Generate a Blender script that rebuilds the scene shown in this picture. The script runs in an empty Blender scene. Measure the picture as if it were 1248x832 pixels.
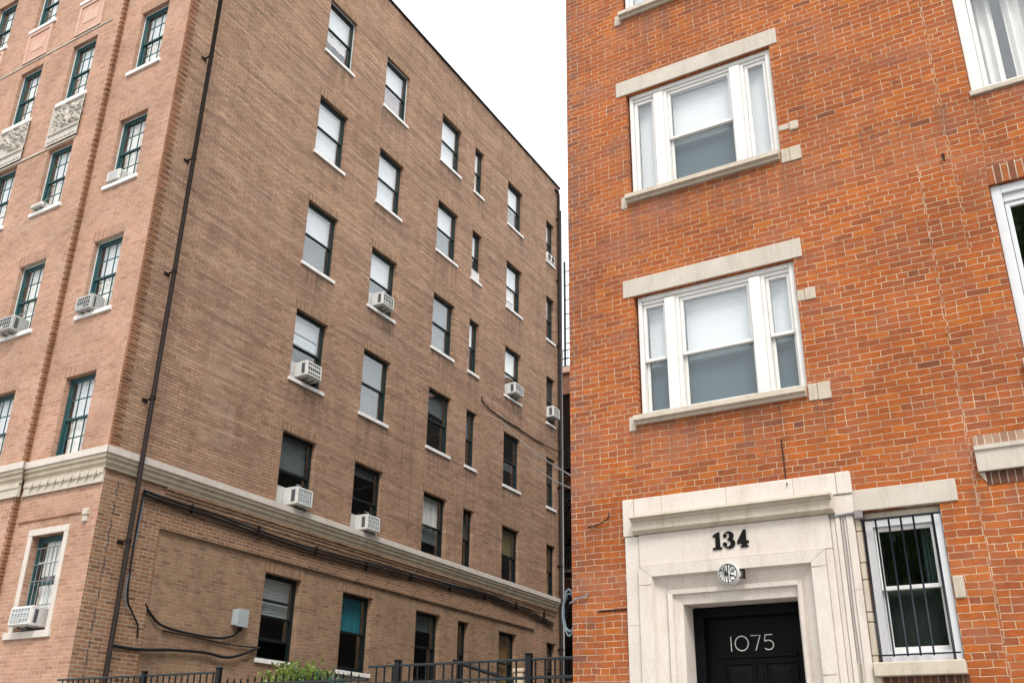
import bpy, math, random
from math import sin, cos, pi, radians
from mathutils import Vector, Matrix

random.seed(11)
scene = bpy.context.scene
COL = scene.collection
H = 1.6                      # eye height above the street: local z of the walls is measured from the eye


# ------------------------------------------------------------------ helpers
class MB:
    """collects shapes in local coordinates (u along the wall, d into the wall, z up)"""
    def __init__(self):
        self.v = []; self.f = []; self.s = []

    def quad(self, a, b, c, d, smooth=False):
        n = len(self.v); self.v += [a, b, c, d]; self.f.append((n, n+1, n+2, n+3)); self.s.append(smooth)

    def box(self, u0, u1, d0, d1, z0, z1):
        n = len(self.v)
        self.v += [(u0,d0,z0),(u1,d0,z0),(u1,d1,z0),(u0,d1,z0),(u0,d0,z1),(u1,d0,z1),(u1,d1,z1),(u0,d1,z1)]
        for q in ((0,1,5,4),(1,2,6,5),(2,3,7,6),(3,0,4,7),(4,5,6,7),(3,2,1,0)):
            self.f.append(tuple(n+k for k in q)); self.s.append(False)
        return self

    def rbox(self, u0, u1, d0, d1, z0, z1, b=0.006):
        """box with chamfered edges"""
        b = min(b, (u1-u0)*.45, (d1-d0)*.45, (z1-z0)*.45)
        n = len(self.v)
        P = []
        for (su, sd, sz) in [(a, c, e) for e in (0, 1) for c in (0, 1) for a in (0, 1)]:
            u = (u0, u1)[su]; d = (d0, d1)[sd]; z = (z0, z1)[sz]
            iu = u + (b if su == 0 else -b); idd = d + (b if sd == 0 else -b); iz = z + (b if sz == 0 else -b)
            P += [(u, idd, iz), (iu, d, iz), (iu, idd, z)]
        self.v += P
        def I(su, sd, sz, k): return n + ((sz*2+sd)*2+su)*3 + k
        F = []
        for s in (0, 1):
            F.append([I(s,0,0,0), I(s,1,0,0), I(s,1,1,0), I(s,0,1,0)])
            F.append([I(0,s,0,1), I(1,s,0,1), I(1,s,1,1), I(0,s,1,1)])
            F.append([I(0,0,s,2), I(1,0,s,2), I(1,1,s,2), I(0,1,s,2)])
        for a in (0, 1):
            for c in (0, 1):
                F.append([I(a,c,0,0), I(a,c,1,0), I(a,c,1,1), I(a,c,0,1)])
                F.append([I(a,0,c,0), I(a,1,c,0), I(a,1,c,2), I(a,0,c,2)])
                F.append([I(0,a,c,1), I(1,a,c,1), I(1,a,c,2), I(0,a,c,2)])
        for a in (0, 1):
            for c in (0, 1):
                for e in (0, 1):
                    F.append([I(a,c,e,0), I(a,c,e,1), I(a,c,e,2)])
        for q in F:
            self.f.append(tuple(q)); self.s.append(False)
        return self

    def ring(self, u0, u1, d0, d1, z0, z1, w, wb=None):
        """four bars butted into a rectangular frame"""
        wb = w if wb is None else wb
        self.rbox(u0, u0+w, d0, d1, z0, z1, .004); self.rbox(u1-w, u1, d0, d1, z0, z1, .004)
        self.rbox(u0+w, u1-w, d0+.001, d1-.001, z1-w, z1, .004)
        self.rbox(u0+w, u1-w, d0+.001, d1-.001, z0, z0+wb, .004)
        return self

    def tube(self, pts, r, n=8, caps=True):
        pts = [Vector(p) for p in pts]
        rr = r if isinstance(r, (list, tuple)) else [r]*len(pts)
        base = len(self.v)
        t = (pts[1]-pts[0]).normalized()
        up = Vector((0,0,1)) if abs(t.z) < .9 else Vector((1,0,0))
        x = t.cross(up).normalized()
        for i, p in enumerate(pts):
            a = pts[max(i-1,0)]; b = pts[min(i+1,len(pts)-1)]
            t = (b-a).normalized()
            x = (x - t*x.dot(t)).normalized(); y = t.cross(x)
            for k in range(n):
                ang = 2*pi*k/n
                self.v.append(tuple(p + (x*cos(ang)+y*sin(ang))*rr[i]))
        for i in range(len(pts)-1):
            for k in range(n):
                a = base+i*n+k; b = base+i*n+(k+1) % n
                self.f.append((a, b, b+n, a+n)); self.s.append(True)
        if caps:
            self.f.append(tuple(base+k for k in range(n))); self.s.append(False)
            e = base+(len(pts)-1)*n
            self.f.append(tuple(e+n-1-k for k in range(n))); self.s.append(False)
        return self

    def poly(self, outline, d0, d1):
        """outline (u,z) extruded from d0 to d1"""
        n = len(self.v); k = len(outline)
        self.v += [(u,d0,z) for u, z in outline] + [(u,d1,z) for u, z in outline]
        self.f.append(tuple(range(n, n+k))); self.f.append(tuple(range(n+2*k-1, n+k-1, -1))); self.s += [False, False]
        for i in range(k):
            j = (i+1) % k
            self.f.append((n+i, n+k+i, n+k+j, n+j)); self.s.append(False)
        return self

    def profile(self, prof, u0, u1, m0=0, m1=0):
        """profile of (d,z) points swept from u0 to u1; ends mitred by m*d"""
        n = len(self.v); k = len(prof)
        self.v += [(u0+m0*d, d, z) for d, z in prof] + [(u1+m1*d, d, z) for d, z in prof]
        for i in range(k):
            j = (i+1) % k
            self.f.append((n+i, n+j, n+k+j, n+k+i)); self.s.append(False)
        self.f.append(tuple(n+i for i in range(k))); self.f.append(tuple(n+k+i for i in reversed(range(k)))); self.s += [False, False]
        return self

    def mesh(self, name, mat):
        me = bpy.data.meshes.new(name)
        me.from_pydata(self.v, [], self.f)
        me.polygons.foreach_set('use_smooth', self.s)
        me.materials.append(mat); me.update()
        return me


def link(name, me, parent=None, loc=(0,0,0), rz=0.0):
    o = bpy.data.objects.new(name, me); COL.objects.link(o)
    o.parent = parent; o.location = loc; o.rotation_euler = (0, 0, rz)
    return o

def tag(o, label=None, cat=None, group=None, kind=None):
    if label: o['label'] = label
    if cat: o['category'] = cat
    if group: o['group'] = group
    if kind: o['kind'] = kind
    return o


class Frame:
    """a wall: local x runs along it, local y into it, local z up from eye level"""
    def __init__(self, ox, oy, ang):
        self.o = Vector((ox, oy, H)); self.a = ang
    def w(self, u=0, d=0, z=0):
        return self.o + Vector((u*cos(self.a)-d*sin(self.a), u*sin(self.a)+d*cos(self.a), z))

XR = -0.0511
RF = Frame(0.5006, 9.787, XR)                 # facade of the right-hand house
LF = Frame(-14.0, 11.08, XR)                  # street front of the left-hand block
SW = Frame(-14.0, 0.0, pi/2)                  # its long side wall facing the gap

def part(name, mb, mat, parent, fr=None, u=0, d=0, z=0):
    """a part of a building: its origin sits at (u,d,z) of the wall frame"""
    me = mb.mesh(name, mat) if isinstance(mb, MB) else mb
    if fr is None:
        return link(name, me, parent)
    p = fr.w(u, d, z) - parent.location
    return link(name, me, parent, p, fr.a)

def thing(name, fr, u, d, z, label, cat, group=None):
    o = link(name, None, None, fr.w(u, d, z), fr.a)
    return tag(o, label, cat, group)


# ------------------------------------------------------------------ materials
class NT:
    def __init__(self, name):
        self.m = bpy.data.materials.new(name); self.m.use_nodes = True
        self.t = self.m.node_tree; self.t.nodes.clear()
        self.out = self.t.nodes.new('ShaderNodeOutputMaterial')
    def n(self, kind, ins=None, **kw):
        nd = self.t.nodes.new('ShaderNode'+kind)
        for k, v in kw.items(): setattr(nd, k, v)
        for k, v in (ins or {}).items():
            if isinstance(v, bpy.types.NodeSocket): self.t.links.new(v, nd.inputs[k])
            else: nd.inputs[k].default_value = v
        return nd
    def math(self, op, a, b=0.0, c=0.0, clamp=False):
        nd = self.n('Math', {0: a, 1: b, 2: c}, operation=op); nd.use_clamp = clamp
        return nd.outputs[0]
    def mix(self, f, a, b, mode='MIX'):
        nd = self.t.nodes.new('ShaderNodeMix'); nd.data_type = 'RGBA'; nd.blend_type = mode
        for i, v in ((0, f), (6, a), (7, b)):
            if isinstance(v, bpy.types.NodeSocket): self.t.links.new(v, nd.inputs[i])
            elif i == 0: nd.inputs[0].default_value = v
            else: nd.inputs[i].default_value = (*v[:3], 1)
        return nd.outputs[2]
    def ramp(self, f, stops, mode='LINEAR'):
        nd = self.n('ValToRGB', {0: f}); cr = nd.color_ramp; cr.interpolation = mode
        while len(cr.elements) < len(stops): cr.elements.new(.5)
        for e, (p, c) in zip(cr.elements, stops):
            e.position = p; e.color = (*c[:3], 1) if not isinstance(c, (int, float)) else (c, c, c, 1)
        return nd.outputs[0]
    def noise(self, vec, scale, detail=3.0, rough=.55, dist=0.0):
        return self.n('TexNoise', {'Vector': vec, 'Scale': scale, 'Detail': detail, 'Roughness': rough, 'Distortion': dist}).outputs[0]
    def xyz(self):
        co = self.n('TexCoord').outputs['Object']
        s = self.n('SeparateXYZ', {0: co})
        return co, s.outputs[0], s.outputs[1], s.outputs[2]
    def comb(self, x, y, z=0.0):
        return self.n('CombineXYZ', {0: x, 1: y, 2: z}).outputs[0]
    def bsdf(self, col, rough=.8, bump=None, bstr=.5, bdist=.01, spec=.35, metal=0.0):
        ins = {'Base Color': col if isinstance(col, bpy.types.NodeSocket) else (*col[:3], 1), 'Roughness': rough,
               'Specular IOR Level': spec, 'Metallic': metal}
        if bump is not None:
            ins['Normal'] = self.n('Bump', {'Strength': bstr, 'Distance': bdist, 'Height': bump}).outputs[0]
        b = self.n('BsdfPrincipled', ins)
        self.t.links.new(b.outputs[0], self.out.inputs[0])
        return self.m
    def step(self, a, edge):
        return self.math('GREATER_THAN', a, edge)

def band(nt, x, lo, hi):
    return nt.math('MULTIPLY', nt.math('GREATER_THAN', x, lo), nt.math('LESS_THAN', x, hi))


def brick_mat(name, stops, mortar, bw=.2135, rh=.0667, ms=.006, squash=1.0, sqf=6, wob=.006, rot=False,
              patch=.35, patch_col=(.4,.3,.25), grime=None, seams=None, extra=None, bdist=.008, mvar=.4):
    """coursed brickwork; seams = [(u, z-shift)] where courses jump slightly at an old joint"""
    nt = NT(name)
    co, x, y, z = nt.xyz()
    u = nt.math('ADD', x, y)
    ids = nt.noise(co, 1.7, 2.0)
    wv = nt.math('MULTIPLY', nt.math('SUBTRACT', nt.noise(co, 2.3, 2.0), .5), wob*4)
    wf = nt.math('MULTIPLY', nt.math('SUBTRACT', nt.noise(co, 26.0, 1.0), .5), wob*.9)
    zz = nt.math('ADD', nt.math('ADD', z, wv), wf)
    uu = nt.math('ADD', u, nt.math('MULTIPLY', nt.math('SUBTRACT', nt.noise(co, 9.0, 1.0), .5), wob*2.2))
    sm = None
    for (su, z0, z1, dz) in (seams or []):
        wig = nt.math('MULTIPLY', nt.math('SUBTRACT', nt.n('TexWhiteNoise', {'W': nt.math('FLOOR', nt.math('DIVIDE', z, rh))}, noise_dimensions='1D').outputs[0], .5), .032)
        m = nt.math('MULTIPLY', nt.math('GREATER_THAN', nt.math('ADD', u, wig), su), band(nt, z, z0, z1))
        zz = nt.math('ADD', zz, nt.math('MULTIPLY', m, dz)); uu = nt.math('ADD', uu, nt.math('MULTIPLY', m, .083))
        near = nt.math('MULTIPLY', nt.math('LESS_THAN', nt.math('ABSOLUTE', nt.math('SUBTRACT', nt.math('ADD', u, wig), su)), .004), band(nt, z, z0, z1))
        sm = near if sm is None else nt.math('MAXIMUM', sm, near)
    if rot: uu, zz = zz, uu
    vec = nt.comb(uu, zz)
    br = nt.n('TexBrick', {'Vector': vec, 'Color1': (0,0,0,1), 'Color2': (1,1,1,1), 'Mortar': (.5,.5,.5,1), 'Scale': 1.0,
                           'Mortar Size': ms, 'Mortar Smooth': .25, 'Bias': 0.0, 'Brick Width': bw, 'Row Height': rh})
    br.offset = .5; br.offset_frequency = 2; br.squash = squash; br.squash_frequency = sqf
    tint = nt.n('SeparateColor', {0: br.outputs[0]}).outputs[0]
    fac = br.outputs[1]
    if sm is not None: fac = nt.math('MAXIMUM', fac, nt.math('MULTIPLY', sm, .55))
    # a second per-brick value so that neighbours differ in more than one way
    cell = nt.n('TexWhiteNoise', {'Vector': nt.comb(nt.math('FLOOR', nt.math('DIVIDE', zz, rh)), nt.math('MULTIPLY', tint, 97.0))}, noise_dimensions='2D').outputs[0]
    bc = nt.ramp(nt.math('ADD', nt.math('MULTIPLY', tint, .62), nt.math('MULTIPLY', cell, .38)), stops)
    grain = nt.noise(co, 70.0, 4.0, .65)
    mid = nt.noise(co, 11.0, 3.0, .6)
    bc = nt.mix(.55, bc, nt.ramp(grain, [(.25, (.45,.45,.45)), (.75, (1.0,1.0,1.0))]), 'MULTIPLY')
    bc = nt.mix(.6, bc, nt.ramp(mid, [(.3, (.62,.62,.62)), (.7, (1.15,1.1,1.05))]), 'MULTIPLY')
    big = nt.noise(co, .75, 4.0, .6, .4)
    pm = nt.math('MULTIPLY', nt.ramp(nt.noise(co, 1.9, 5.0, .68), [(.52, 0.0), (.72, 1.0)]), patch)
    bc = nt.mix(pm, bc, patch_col)
    mcol = nt.mix(nt.math('MULTIPLY', nt.ramp(nt.noise(co, 5.0, 4.0, .7), [(.38, 0.0), (.66, 1.0)]), mvar), mortar, tuple(c*.32 for c in mortar))
    colr = nt.mix(fac, bc, mcol)
    colr = nt.mix(1.0, colr, nt.ramp(big, [(.3, (.77,.75,.73)), (.7, (1.09,1.08,1.06))]), 'MULTIPLY')
    if grime:      # soot runs that follow the wall face
        g = nt.noise(nt.comb(nt.math('MULTIPLY', u, 2.2), nt.math('MULTIPLY', z, .28), 3.0), 1.3, 5.0, .65)
        colr = nt.mix(nt.math('MULTIPLY', nt.ramp(g, [(.5, 0.0), (.75, 1.0)]), grime), colr, (.055,.045,.04))
    if extra: colr = extra(nt, colr, u, z, fac, co)
    hgt = nt.math('ADD', nt.math('SUBTRACT', 1.0, fac), nt.math('MULTIPLY', grain, .25))
    return nt.bsdf(colr, nt.math('ADD', .78, nt.math('MULTIPLY', mid, .15)), hgt, .9, bdist, .25)


def stone_mat(name, c1, c2, dirt=(.2,.19,.17), damt=.35, bump=.35, scale=3.0, spec=.25):
    nt = NT(name); co, x, y, z = nt.xyz()
    a = nt.noise(co, scale, 6.0, .65); b = nt.noise(co, 55.0, 4.0, .6)
    c = nt.mix(nt.ramp(a, [(.3, 0.0), (.7, 1.0)]), c1, c2)
    run = nt.noise(nt.comb(nt.math('MULTIPLY', nt.math('ADD', x, y), 7.0), nt.math('MULTIPLY', z, 1.1)), 1.0, 5.0, .7)
    c = nt.mix(nt.math('MULTIPLY', nt.ramp(run, [(.5, 0.0), (.74, 1.0)]), damt), c, dirt)
    c = nt.mix(.35, c, nt.ramp(b, [(.3, (.66,.66,.66)), (.65, (1.0,1.0,1.0))]), 'MULTIPLY')
    return nt.bsdf(c, .82, nt.math('ADD', b, nt.math('MULTIPLY', a, .6)), bump, .004, spec)

def paint_mat(name, c, rough=.45, dirt=.2, spec=.5, dcol=(.18,.17,.15), bump=.12):
    nt = NT(name); co, x, y, z = nt.xyz()
    a = nt.noise(co, 6.0, 5.0, .65); b = nt.noise(co, 90.0, 3.0)
    col = nt.mix(nt.math('MULTIPLY', nt.ramp(a, [(.48, 0.0), (.78, 1.0)]), dirt), c, dcol)
    return nt.bsdf(col, nt.math('ADD', rough, nt.math('MULTIPLY', a, .15)), nt.math('ADD', b, a), bump, .003, spec)

def glass_mat(name, f0=.085, tint=(.96,.97,.975)):
    nt = NT(name); co, x, y, z = nt.xyz()
    hb = nt.n('Bump', {'Strength': .10, 'Distance': .01, 'Height': nt.noise(co, 1.3, 0.0)}).outputs[0]
    ge = nt.n('NewGeometry')
    cs = nt.math('ABSOLUTE', nt.n('VectorMath', {0: ge.outputs['Incoming'], 1: hb}, operation='DOT_PRODUCT').outputs['Value'])
    fr = nt.math('MULTIPLY_ADD', nt.math('POWER', nt.math('SUBTRACT', 1.0, cs, clamp=True), 5.0), 1.0-f0, f0, clamp=True)
    gl = nt.n('BsdfGlossy', {'Color': (.95,.98,1,1), 'Roughness': .03, 'Normal': hb})
    tr = nt.n('BsdfTransparent', {'Color': (*tint, 1)})
    mx = nt.n('MixShader', {0: fr, 1: tr.outputs[0], 2: gl.outputs[0]})
    nt.t.links.new(mx.outputs[0], nt.out.inputs[0])
    return nt.m

def blind_mat(name, c, pitch=.05, depth=.5, along='z', soft=.25):
    """slatted blind (z) or hanging cloth (x)"""
    nt = NT(name); co, x, y, z = nt.xyz()
    k = z if along == 'z' else nt.math('ADD', x, nt.math('MULTIPLY', nt.math('SUBTRACT', nt.noise(co, 4.0), .5), .12))
    s = nt.math('SINE', nt.math('MULTIPLY', k, 2*pi/pitch))
    s01 = nt.math('MULTIPLY_ADD', s, .5, .5)
    n1 = nt.noise(co, 3.0, 3.0)
    col = nt.mix(nt.math('MULTIPLY', n1, .3), c, tuple(v*.6 for v in c))
    return nt.bsdf(col, .7, s01, depth, .012, .2)

def u_map(nt, u, a, b):
    return nt.n('MapRange', {0: u, 1: a, 2: b}).outputs[0]

def stains(nt, c, u, z, cols, tops, length, amt, col=(.05,.042,.036)):
    cm = None
    for a, b in cols:
        k = band(nt, u, a, b); cm = k if cm is None else nt.math('MAXIMUM', cm, k)
    rm = None
    for t in tops:
        q = nt.math('DIVIDE', nt.math('SUBTRACT', t, z), length)
        k = nt.math('MULTIPLY', nt.math('SUBTRACT', 1.0, q, clamp=True), nt.math('GREATER_THAN', q, 0.0))
        rm = k if rm is None else nt.math('MAXIMUM', rm, k)
    st = nt.noise(nt.comb(nt.math('MULTIPLY', u, 7.0), nt.math('MULTIPLY', z, .5)), 1.0, 4.0, .6)
    m = nt.math('MULTIPLY', nt.math('MULTIPLY', cm, rm), nt.ramp(st, [(.42, 0.0), (.62, 1.0)]))
    return nt.mix(nt.math('MULTIPLY', m, amt), c, col)

M = {}
def side_extra(nt, c, u, z, fac, co):
    c = stains(nt, c, u, z, [(15.3,16.6),(17.9,19.2),(20.9,22.15),(22.9,23.6),(25.1,26.35),(28.1,28.85)], [7.84,10.73,13.81,16.92], 1.1, .55)
    c = stains(nt, c, u, z, [(11.3,29.3)], [20.62], .9, .35)
    # an old repointed rectangle, and thin hairline cracks under the middle windows
    r = nt.math('MULTIPLY', band(nt, u, 13.0, 13.92), band(nt, z, 5.75, 8.6))
    r = nt.math('MULTIPLY', r, nt.ramp(nt.noise(co, 2.5, 4.0), [(.4, .1), (.6, 1.0)]))
    c = nt.mix(nt.math('MULTIPLY', r, .12), c, (.40,.30,.21))
    c2 = nt.math('MULTIPLY', nt.math('MULTIPLY', r, fac), .5)
    c = nt.mix(c2, c, (.5,.41,.32))
    # single courses laid darker or paler for a metre or two
    row = nt.math('FLOOR', nt.math('DIVIDE', z, .0668))
    rs = nt.noise(nt.comb(nt.math('MULTIPLY', u, .42), nt.math('MULTIPLY', row, 5.37)), 1.0, 3.0, .6)
    up = nt.ramp(u_map(nt, z, 4.5, 9.0), [(0.0, .35), (1.0, 1.0)])
    c = nt.mix(nt.math('MULTIPLY', nt.math('MULTIPLY', nt.ramp(rs, [(.50, 0.0), (.64, 1.0)]), .55), up), c, (.13,.085,.065))
    c = nt.mix(nt.math('MULTIPLY', nt.ramp(rs, [(.30, 1.0), (.44, 0.0)]), .35), c, (.52,.37,.265))
    # courses washed darker in level streaks
    lv = nt.noise(nt.comb(nt.math('MULTIPLY', u, .35), nt.math('MULTIPLY', z, 6.5), 1.0), 1.0, 4.0, .7)
    c = nt.mix(nt.math('MULTIPLY', nt.ramp(lv, [(.52, 0.0), (.72, 1.0)]), .3), c, (.16,.10,.07))
    lv2 = nt.noise(nt.comb(nt.math('MULTIPLY', u, .25), nt.math('MULTIPLY', z, 3.1), 7.0), 1.0, 4.0, .7)
    c = nt.mix(nt.math('MULTIPLY', nt.ramp(lv2, [(.53, 0.0), (.70, 1.0)]), .5), c, (.36,.255,.185))
    for cu, z0, z1 in ((19.87, 6.0, 9.3), (20.30, 5.2, 9.0), (22.6, 4.9, 7.0)):
        w = nt.math('MULTIPLY', nt.math('SUBTRACT', nt.noise(co, 3.0), .5), .06)
        k = nt.math('LESS_THAN', nt.math('ABSOLUTE', nt.math('SUBTRACT', nt.math('ADD', u, w), cu)), .009)
        c = nt.mix(nt.math('MULTIPLY', nt.math('MULTIPLY', k, band(nt, z, z0, z1)), .75), c, (.05,.04,.035))
    return c
M['side_brick'] = brick_mat('tan_side_brick', [(0.0,(.33,.183,.118)),(.3,(.435,.260,.172)),(.55,(.485,.298,.202)),(.8,(.525,.336,.232)),(1.0,(.465,.268,.176))],
    (.27,.19,.13), bw=.21, rh=.0668, ms=.008, wob=.008, patch=.25, patch_col=(.20,.13,.09), grime=.3, extra=side_extra, bdist=.016, mvar=.8)  # dark mortar colour carries the shade of the raked joints
def corner_extra(nt, c, u, z, fac, co):
    w = nt.math('MULTIPLY', nt.math('SUBTRACT', nt.n('TexWhiteNoise', {'W': nt.math('FLOOR', nt.math('DIVIDE', z, .0667))}, noise_dimensions='1D').outputs[0], .5), .05)
    k = nt.math('LESS_THAN', nt.math('ABSOLUTE', nt.math('SUBTRACT', nt.math('ADD', u, w), 11.38)), .014)
    g = nt.math('GREATER_THAN', nt.noise(nt.comb(0.0, z), 6.0), .46)
    return nt.mix(nt.math('MULTIPLY', nt.math('MULTIPLY', k, g), .85), c, (.045,.045,.06))
M['corner_brick'] = brick_mat('brown_base_brick', [(0.0,(.18,.088,.055)),(.35,(.31,.155,.085)),(.65,(.38,.205,.115)),(1.0,(.33,.155,.085))],
    (.42,.35,.27), bw=.21, rh=.0668, ms=.009, wob=.006, patch=.2, patch_col=(.15,.09,.07), grime=.3, extra=corner_extra, bdist=.010)
M['panel_brick'] = brick_mat('tan_base_brick', [(0.0,(.23,.130,.08)),(.35,(.345,.208,.128)),(.65,(.40,.248,.153)),(1.0,(.34,.188,.115))],
    (.35,.285,.215), bw=.21, rh=.0668, ms=.008, wob=.006, patch=.3, patch_col=(.17,.105,.075), grime=.35, bdist=.010, mvar=.6)
M['front_brick'] = brick_mat('salmon_front_brick', [(0.0,(.38,.20,.135)),(.35,(.48,.27,.185)),(.65,(.54,.32,.225)),(1.0,(.48,.27,.19))],
    (.54,.42,.34), bw=.21, rh=.0668, ms=.006, wob=.005, patch=.45, patch_col=(.46,.34,.29), bdist=.006)
M['quoin_brick'] = brick_mat('orange_brown_quoin_brick', [(0.0,(.18,.075,.04)),(.5,(.33,.15,.078)),(1.0,(.27,.125,.07))],
    (.30,.2,.14), bw=.21, rh=.0668, ms=.006, wob=.003, patch=.3, patch_col=(.12,.07,.05))
M['soldier_side'] = brick_mat('tan_soldier_brick', [(0.0,(.27,.155,.095)),(.5,(.40,.245,.155)),(1.0,(.45,.285,.185))],
    (.36,.28,.2), bw=.26, rh=.0668, ms=.007, wob=.003, rot=True, patch=.2, patch_col=(.2,.12,.09))
M['soldier_front'] = brick_mat('salmon_soldier_brick', [(0.0,(.38,.20,.135)),(.5,(.50,.285,.20)),(1.0,(.49,.28,.20))],
    (.54,.42,.34), bw=.26, rh=.0668, ms=.006, wob=.003, rot=True, patch=.3, patch_col=(.45,.33,.28))
red = [(0.0,(.20,.070,.038)),(.09,(.31,.088,.031)),(.36,(.385,.102,.026)),(.62,(.435,.115,.023)),(.84,(.50,.145,.024)),(1.0,(.36,.104,.034))]
def red_extra(nt, c, u, z, fac, co):
    # soot-dark bricks along the outer corner, chalky bloom between the upper windows
    e = nt.ramp(u_map(nt, u, -5.25, -4.75), [(0.0, 1.0), (1.0, 0.0)])
    e = nt.math('MULTIPLY', e, nt.ramp(nt.noise(co, 7.0, 3.0, .6), [(.42, 0.0), (.6, 1.0)]))
    c = nt.mix(nt.math('MULTIPLY', nt.math('MULTIPLY', e, nt.math('SUBTRACT', 1.0, fac)), .75), c, (.10,.075,.072))
    c = stains(nt, c, u, z, [(-4.42,-2.15)], [3.6,6.53,9.46], .8, .5, (.10,.06,.05))
    c = stains(nt, c, u, z, [(-1.5,3.4)], [2.46,6.65], .5, .5, (.08,.05,.04))
    b = nt.noise(nt.comb(nt.math('MULTIPLY', u, .7), nt.math('MULTIPLY', z, 1.6), 2.0), 1.2, 6.0, .7)
    c = nt.mix(nt.math('MULTIPLY', nt.ramp(b, [(.50, 0.0), (.72, 1.0)]), .45), c, (.31,.145,.10))
    b2 = nt.noise(nt.comb(nt.math('MULTIPLY', u, .8), nt.math('MULTIPLY', z, 2.6), 9.0), 1.0, 5.0, .75)
    c = nt.mix(nt.math('MULTIPLY', nt.ramp(b2, [(.54, 0.0), (.68, 1.0)]), .45), c, (.21,.085,.06))
    return c
M['red_brick'] = brick_mat('orange_red_brick', red, (.66,.50,.35), bw=.2135, rh=.0675, ms=.0040, squash=.5, sqf=7, wob=.011,
    patch=.6, patch_col=(.30,.115,.065), extra=red_extra, mvar=.75, bdist=.007,
    seams=[(-.95, -20, 6.0, .021), (-.62, 4.9, 30, .017), (-.31, -20, 6.66, .026)])
M['red_soldier'] = brick_mat('red_soldier_brick', [(0.0,(.20,.08,.05)),(.5,(.36,.115,.04)),(1.0,(.42,.135,.04))], (.62,.50,.40), bw=.4, rh=.0675, ms=.0055,
    wob=.003, rot=True, patch=.3, patch_col=(.4,.24,.19))
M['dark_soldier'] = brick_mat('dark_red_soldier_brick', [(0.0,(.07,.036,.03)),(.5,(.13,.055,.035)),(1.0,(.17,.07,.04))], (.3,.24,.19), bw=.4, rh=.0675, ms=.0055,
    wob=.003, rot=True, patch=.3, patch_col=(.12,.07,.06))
M['pink_soldier'] = brick_mat('pale_pink_soldier_brick', [(0.0,(.30,.17,.12)),(.5,(.44,.29,.21)),(1.0,(.50,.35,.27))], (.62,.52,.43), bw=.4, rh=.0675, ms=.0055,
    wob=.003, rot=True, patch=.3, patch_col=(.4,.3,.25))
M['back_brick'] = brick_mat('dull_orange_brick', [(0.0,(.16,.07,.045)),(.5,(.29,.12,.07)),(1.0,(.34,.15,.085))], (.4,.3,.22), patch=.3, patch_col=(.2,.11,.08))
M['dull_brick'] = brick_mat('dull_grey_brick', [(0.0,(.035,.033,.032)),(.5,(.055,.051,.048)),(1.0,(.07,.065,.06))], (.08,.076,.07), patch=.3, patch_col=(.045,.04,.038))  # kept dark for the reflections it gives in the side windows
M['limestone'] = stone_mat('pale_limestone', (.58,.52,.468), (.65,.595,.545), (.36,.30,.24), .4)
M['cornice_stone'] = stone_mat('stained_cornice_stone', (.47,.41,.33), (.56,.50,.42), (.25,.18,.10), .6)
M['lintel_stone'] = stone_mat('grey_buff_stone', (.47,.42,.36), (.55,.50,.44), (.30,.26,.22), .5)
M['sill_stone'] = stone_mat('buff_sill_stone', (.45,.39,.31), (.53,.47,.39), (.26,.23,.18), .5)
M['white_stone'] = stone_mat('weathered_white_stone', (.52,.465,.42), (.60,.545,.495), (.33,.28,.24), .4)
M['white_sill'] = paint_mat('white_painted_sill', (.72,.70,.68), .6, .35, .3)
M['stain_shade_stone'] = stone_mat('olive_stained_shaded_stone', (.38,.32,.235), (.48,.42,.325), (.17,.13,.08), .5)  # olive tone: stain plus the mouldings' shade, painted into the colour
M['frieze_stone'] = stone_mat('cream_frieze_stone', (.45,.40,.335), (.55,.50,.43), (.20,.18,.13), .5)
M['carved_stone'] = stone_mat('carved_grey_stone', (.43,.395,.35), (.52,.485,.44), (.14,.13,.115), .6)
M['pink_terracotta'] = stone_mat('pink_terracotta', (.46,.265,.195), (.50,.31,.235), (.58,.45,.38), .6)
M['pink_trim'] = stone_mat('pale_pink_trim', (.50,.315,.245), (.56,.40,.33), (.46,.27,.19), .8)
M['white_paint'] = paint_mat('white_window_paint', (.69,.685,.67), .45, .4, .35, (.45,.42,.37))
M['pale_blue_paint'] = paint_mat('grey_white_window_paint', (.60,.62,.65), .4, .2, .45, (.36,.36,.36))
M['green_frame'] = paint_mat('dark_green_window_paint', (.006,.019,.020), .45, .25, .3, (.03,.04,.04))
M['black_frame'] = paint_mat('blackish_green_window_paint', (.005,.010,.011), .45, .3, .25, (.015,.019,.019))
M['teal_frame'] = paint_mat('teal_window_paint', (.011,.055,.060), .45, .4, .35, (.06,.12,.125))
M['pale_edge'] = paint_mat('pale_storm_frame', (.50,.56,.57), .45, .3, .5, (.2,.22,.22))
M['glass'] = glass_mat('window_glass')
M['glass_clear'] = glass_mat('clear_window_glass', .045, (.98,.99,.99))
M['screen_glass'] = glass_mat('screened_window_glass', .045, (.60,.645,.66))
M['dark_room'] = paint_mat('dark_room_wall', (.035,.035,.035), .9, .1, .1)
M['white_blind'] = blind_mat('white_roller_blind', (.77,.775,.785), .3, .15)
M['slat_blind'] = blind_mat('white_slat_blind', (.76,.78,.80), .034, .12)
M['slat_blind_wide'] = blind_mat('white_wide_slat_blind', (.66,.68,.66), .055, 1.0)
M['grey_blind'] = blind_mat('grey_roller_blind', (.17,.195,.20), .35, .2)
M['olive_grey_blind'] = blind_mat('olive_grey_blind', (.16,.16,.13), .4, .15)
M['green_curtain'] = blind_mat('grey_green_curtain', (.10,.16,.15), .06, .6, 'x')
M['teal_blind'] = blind_mat('teal_cloth_blind', (.03,.22,.27), .14, .4, 'x')
M['olive_blind'] = blind_mat('olive_roller_blind', (.26,.22,.09), .3, .2)
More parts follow.
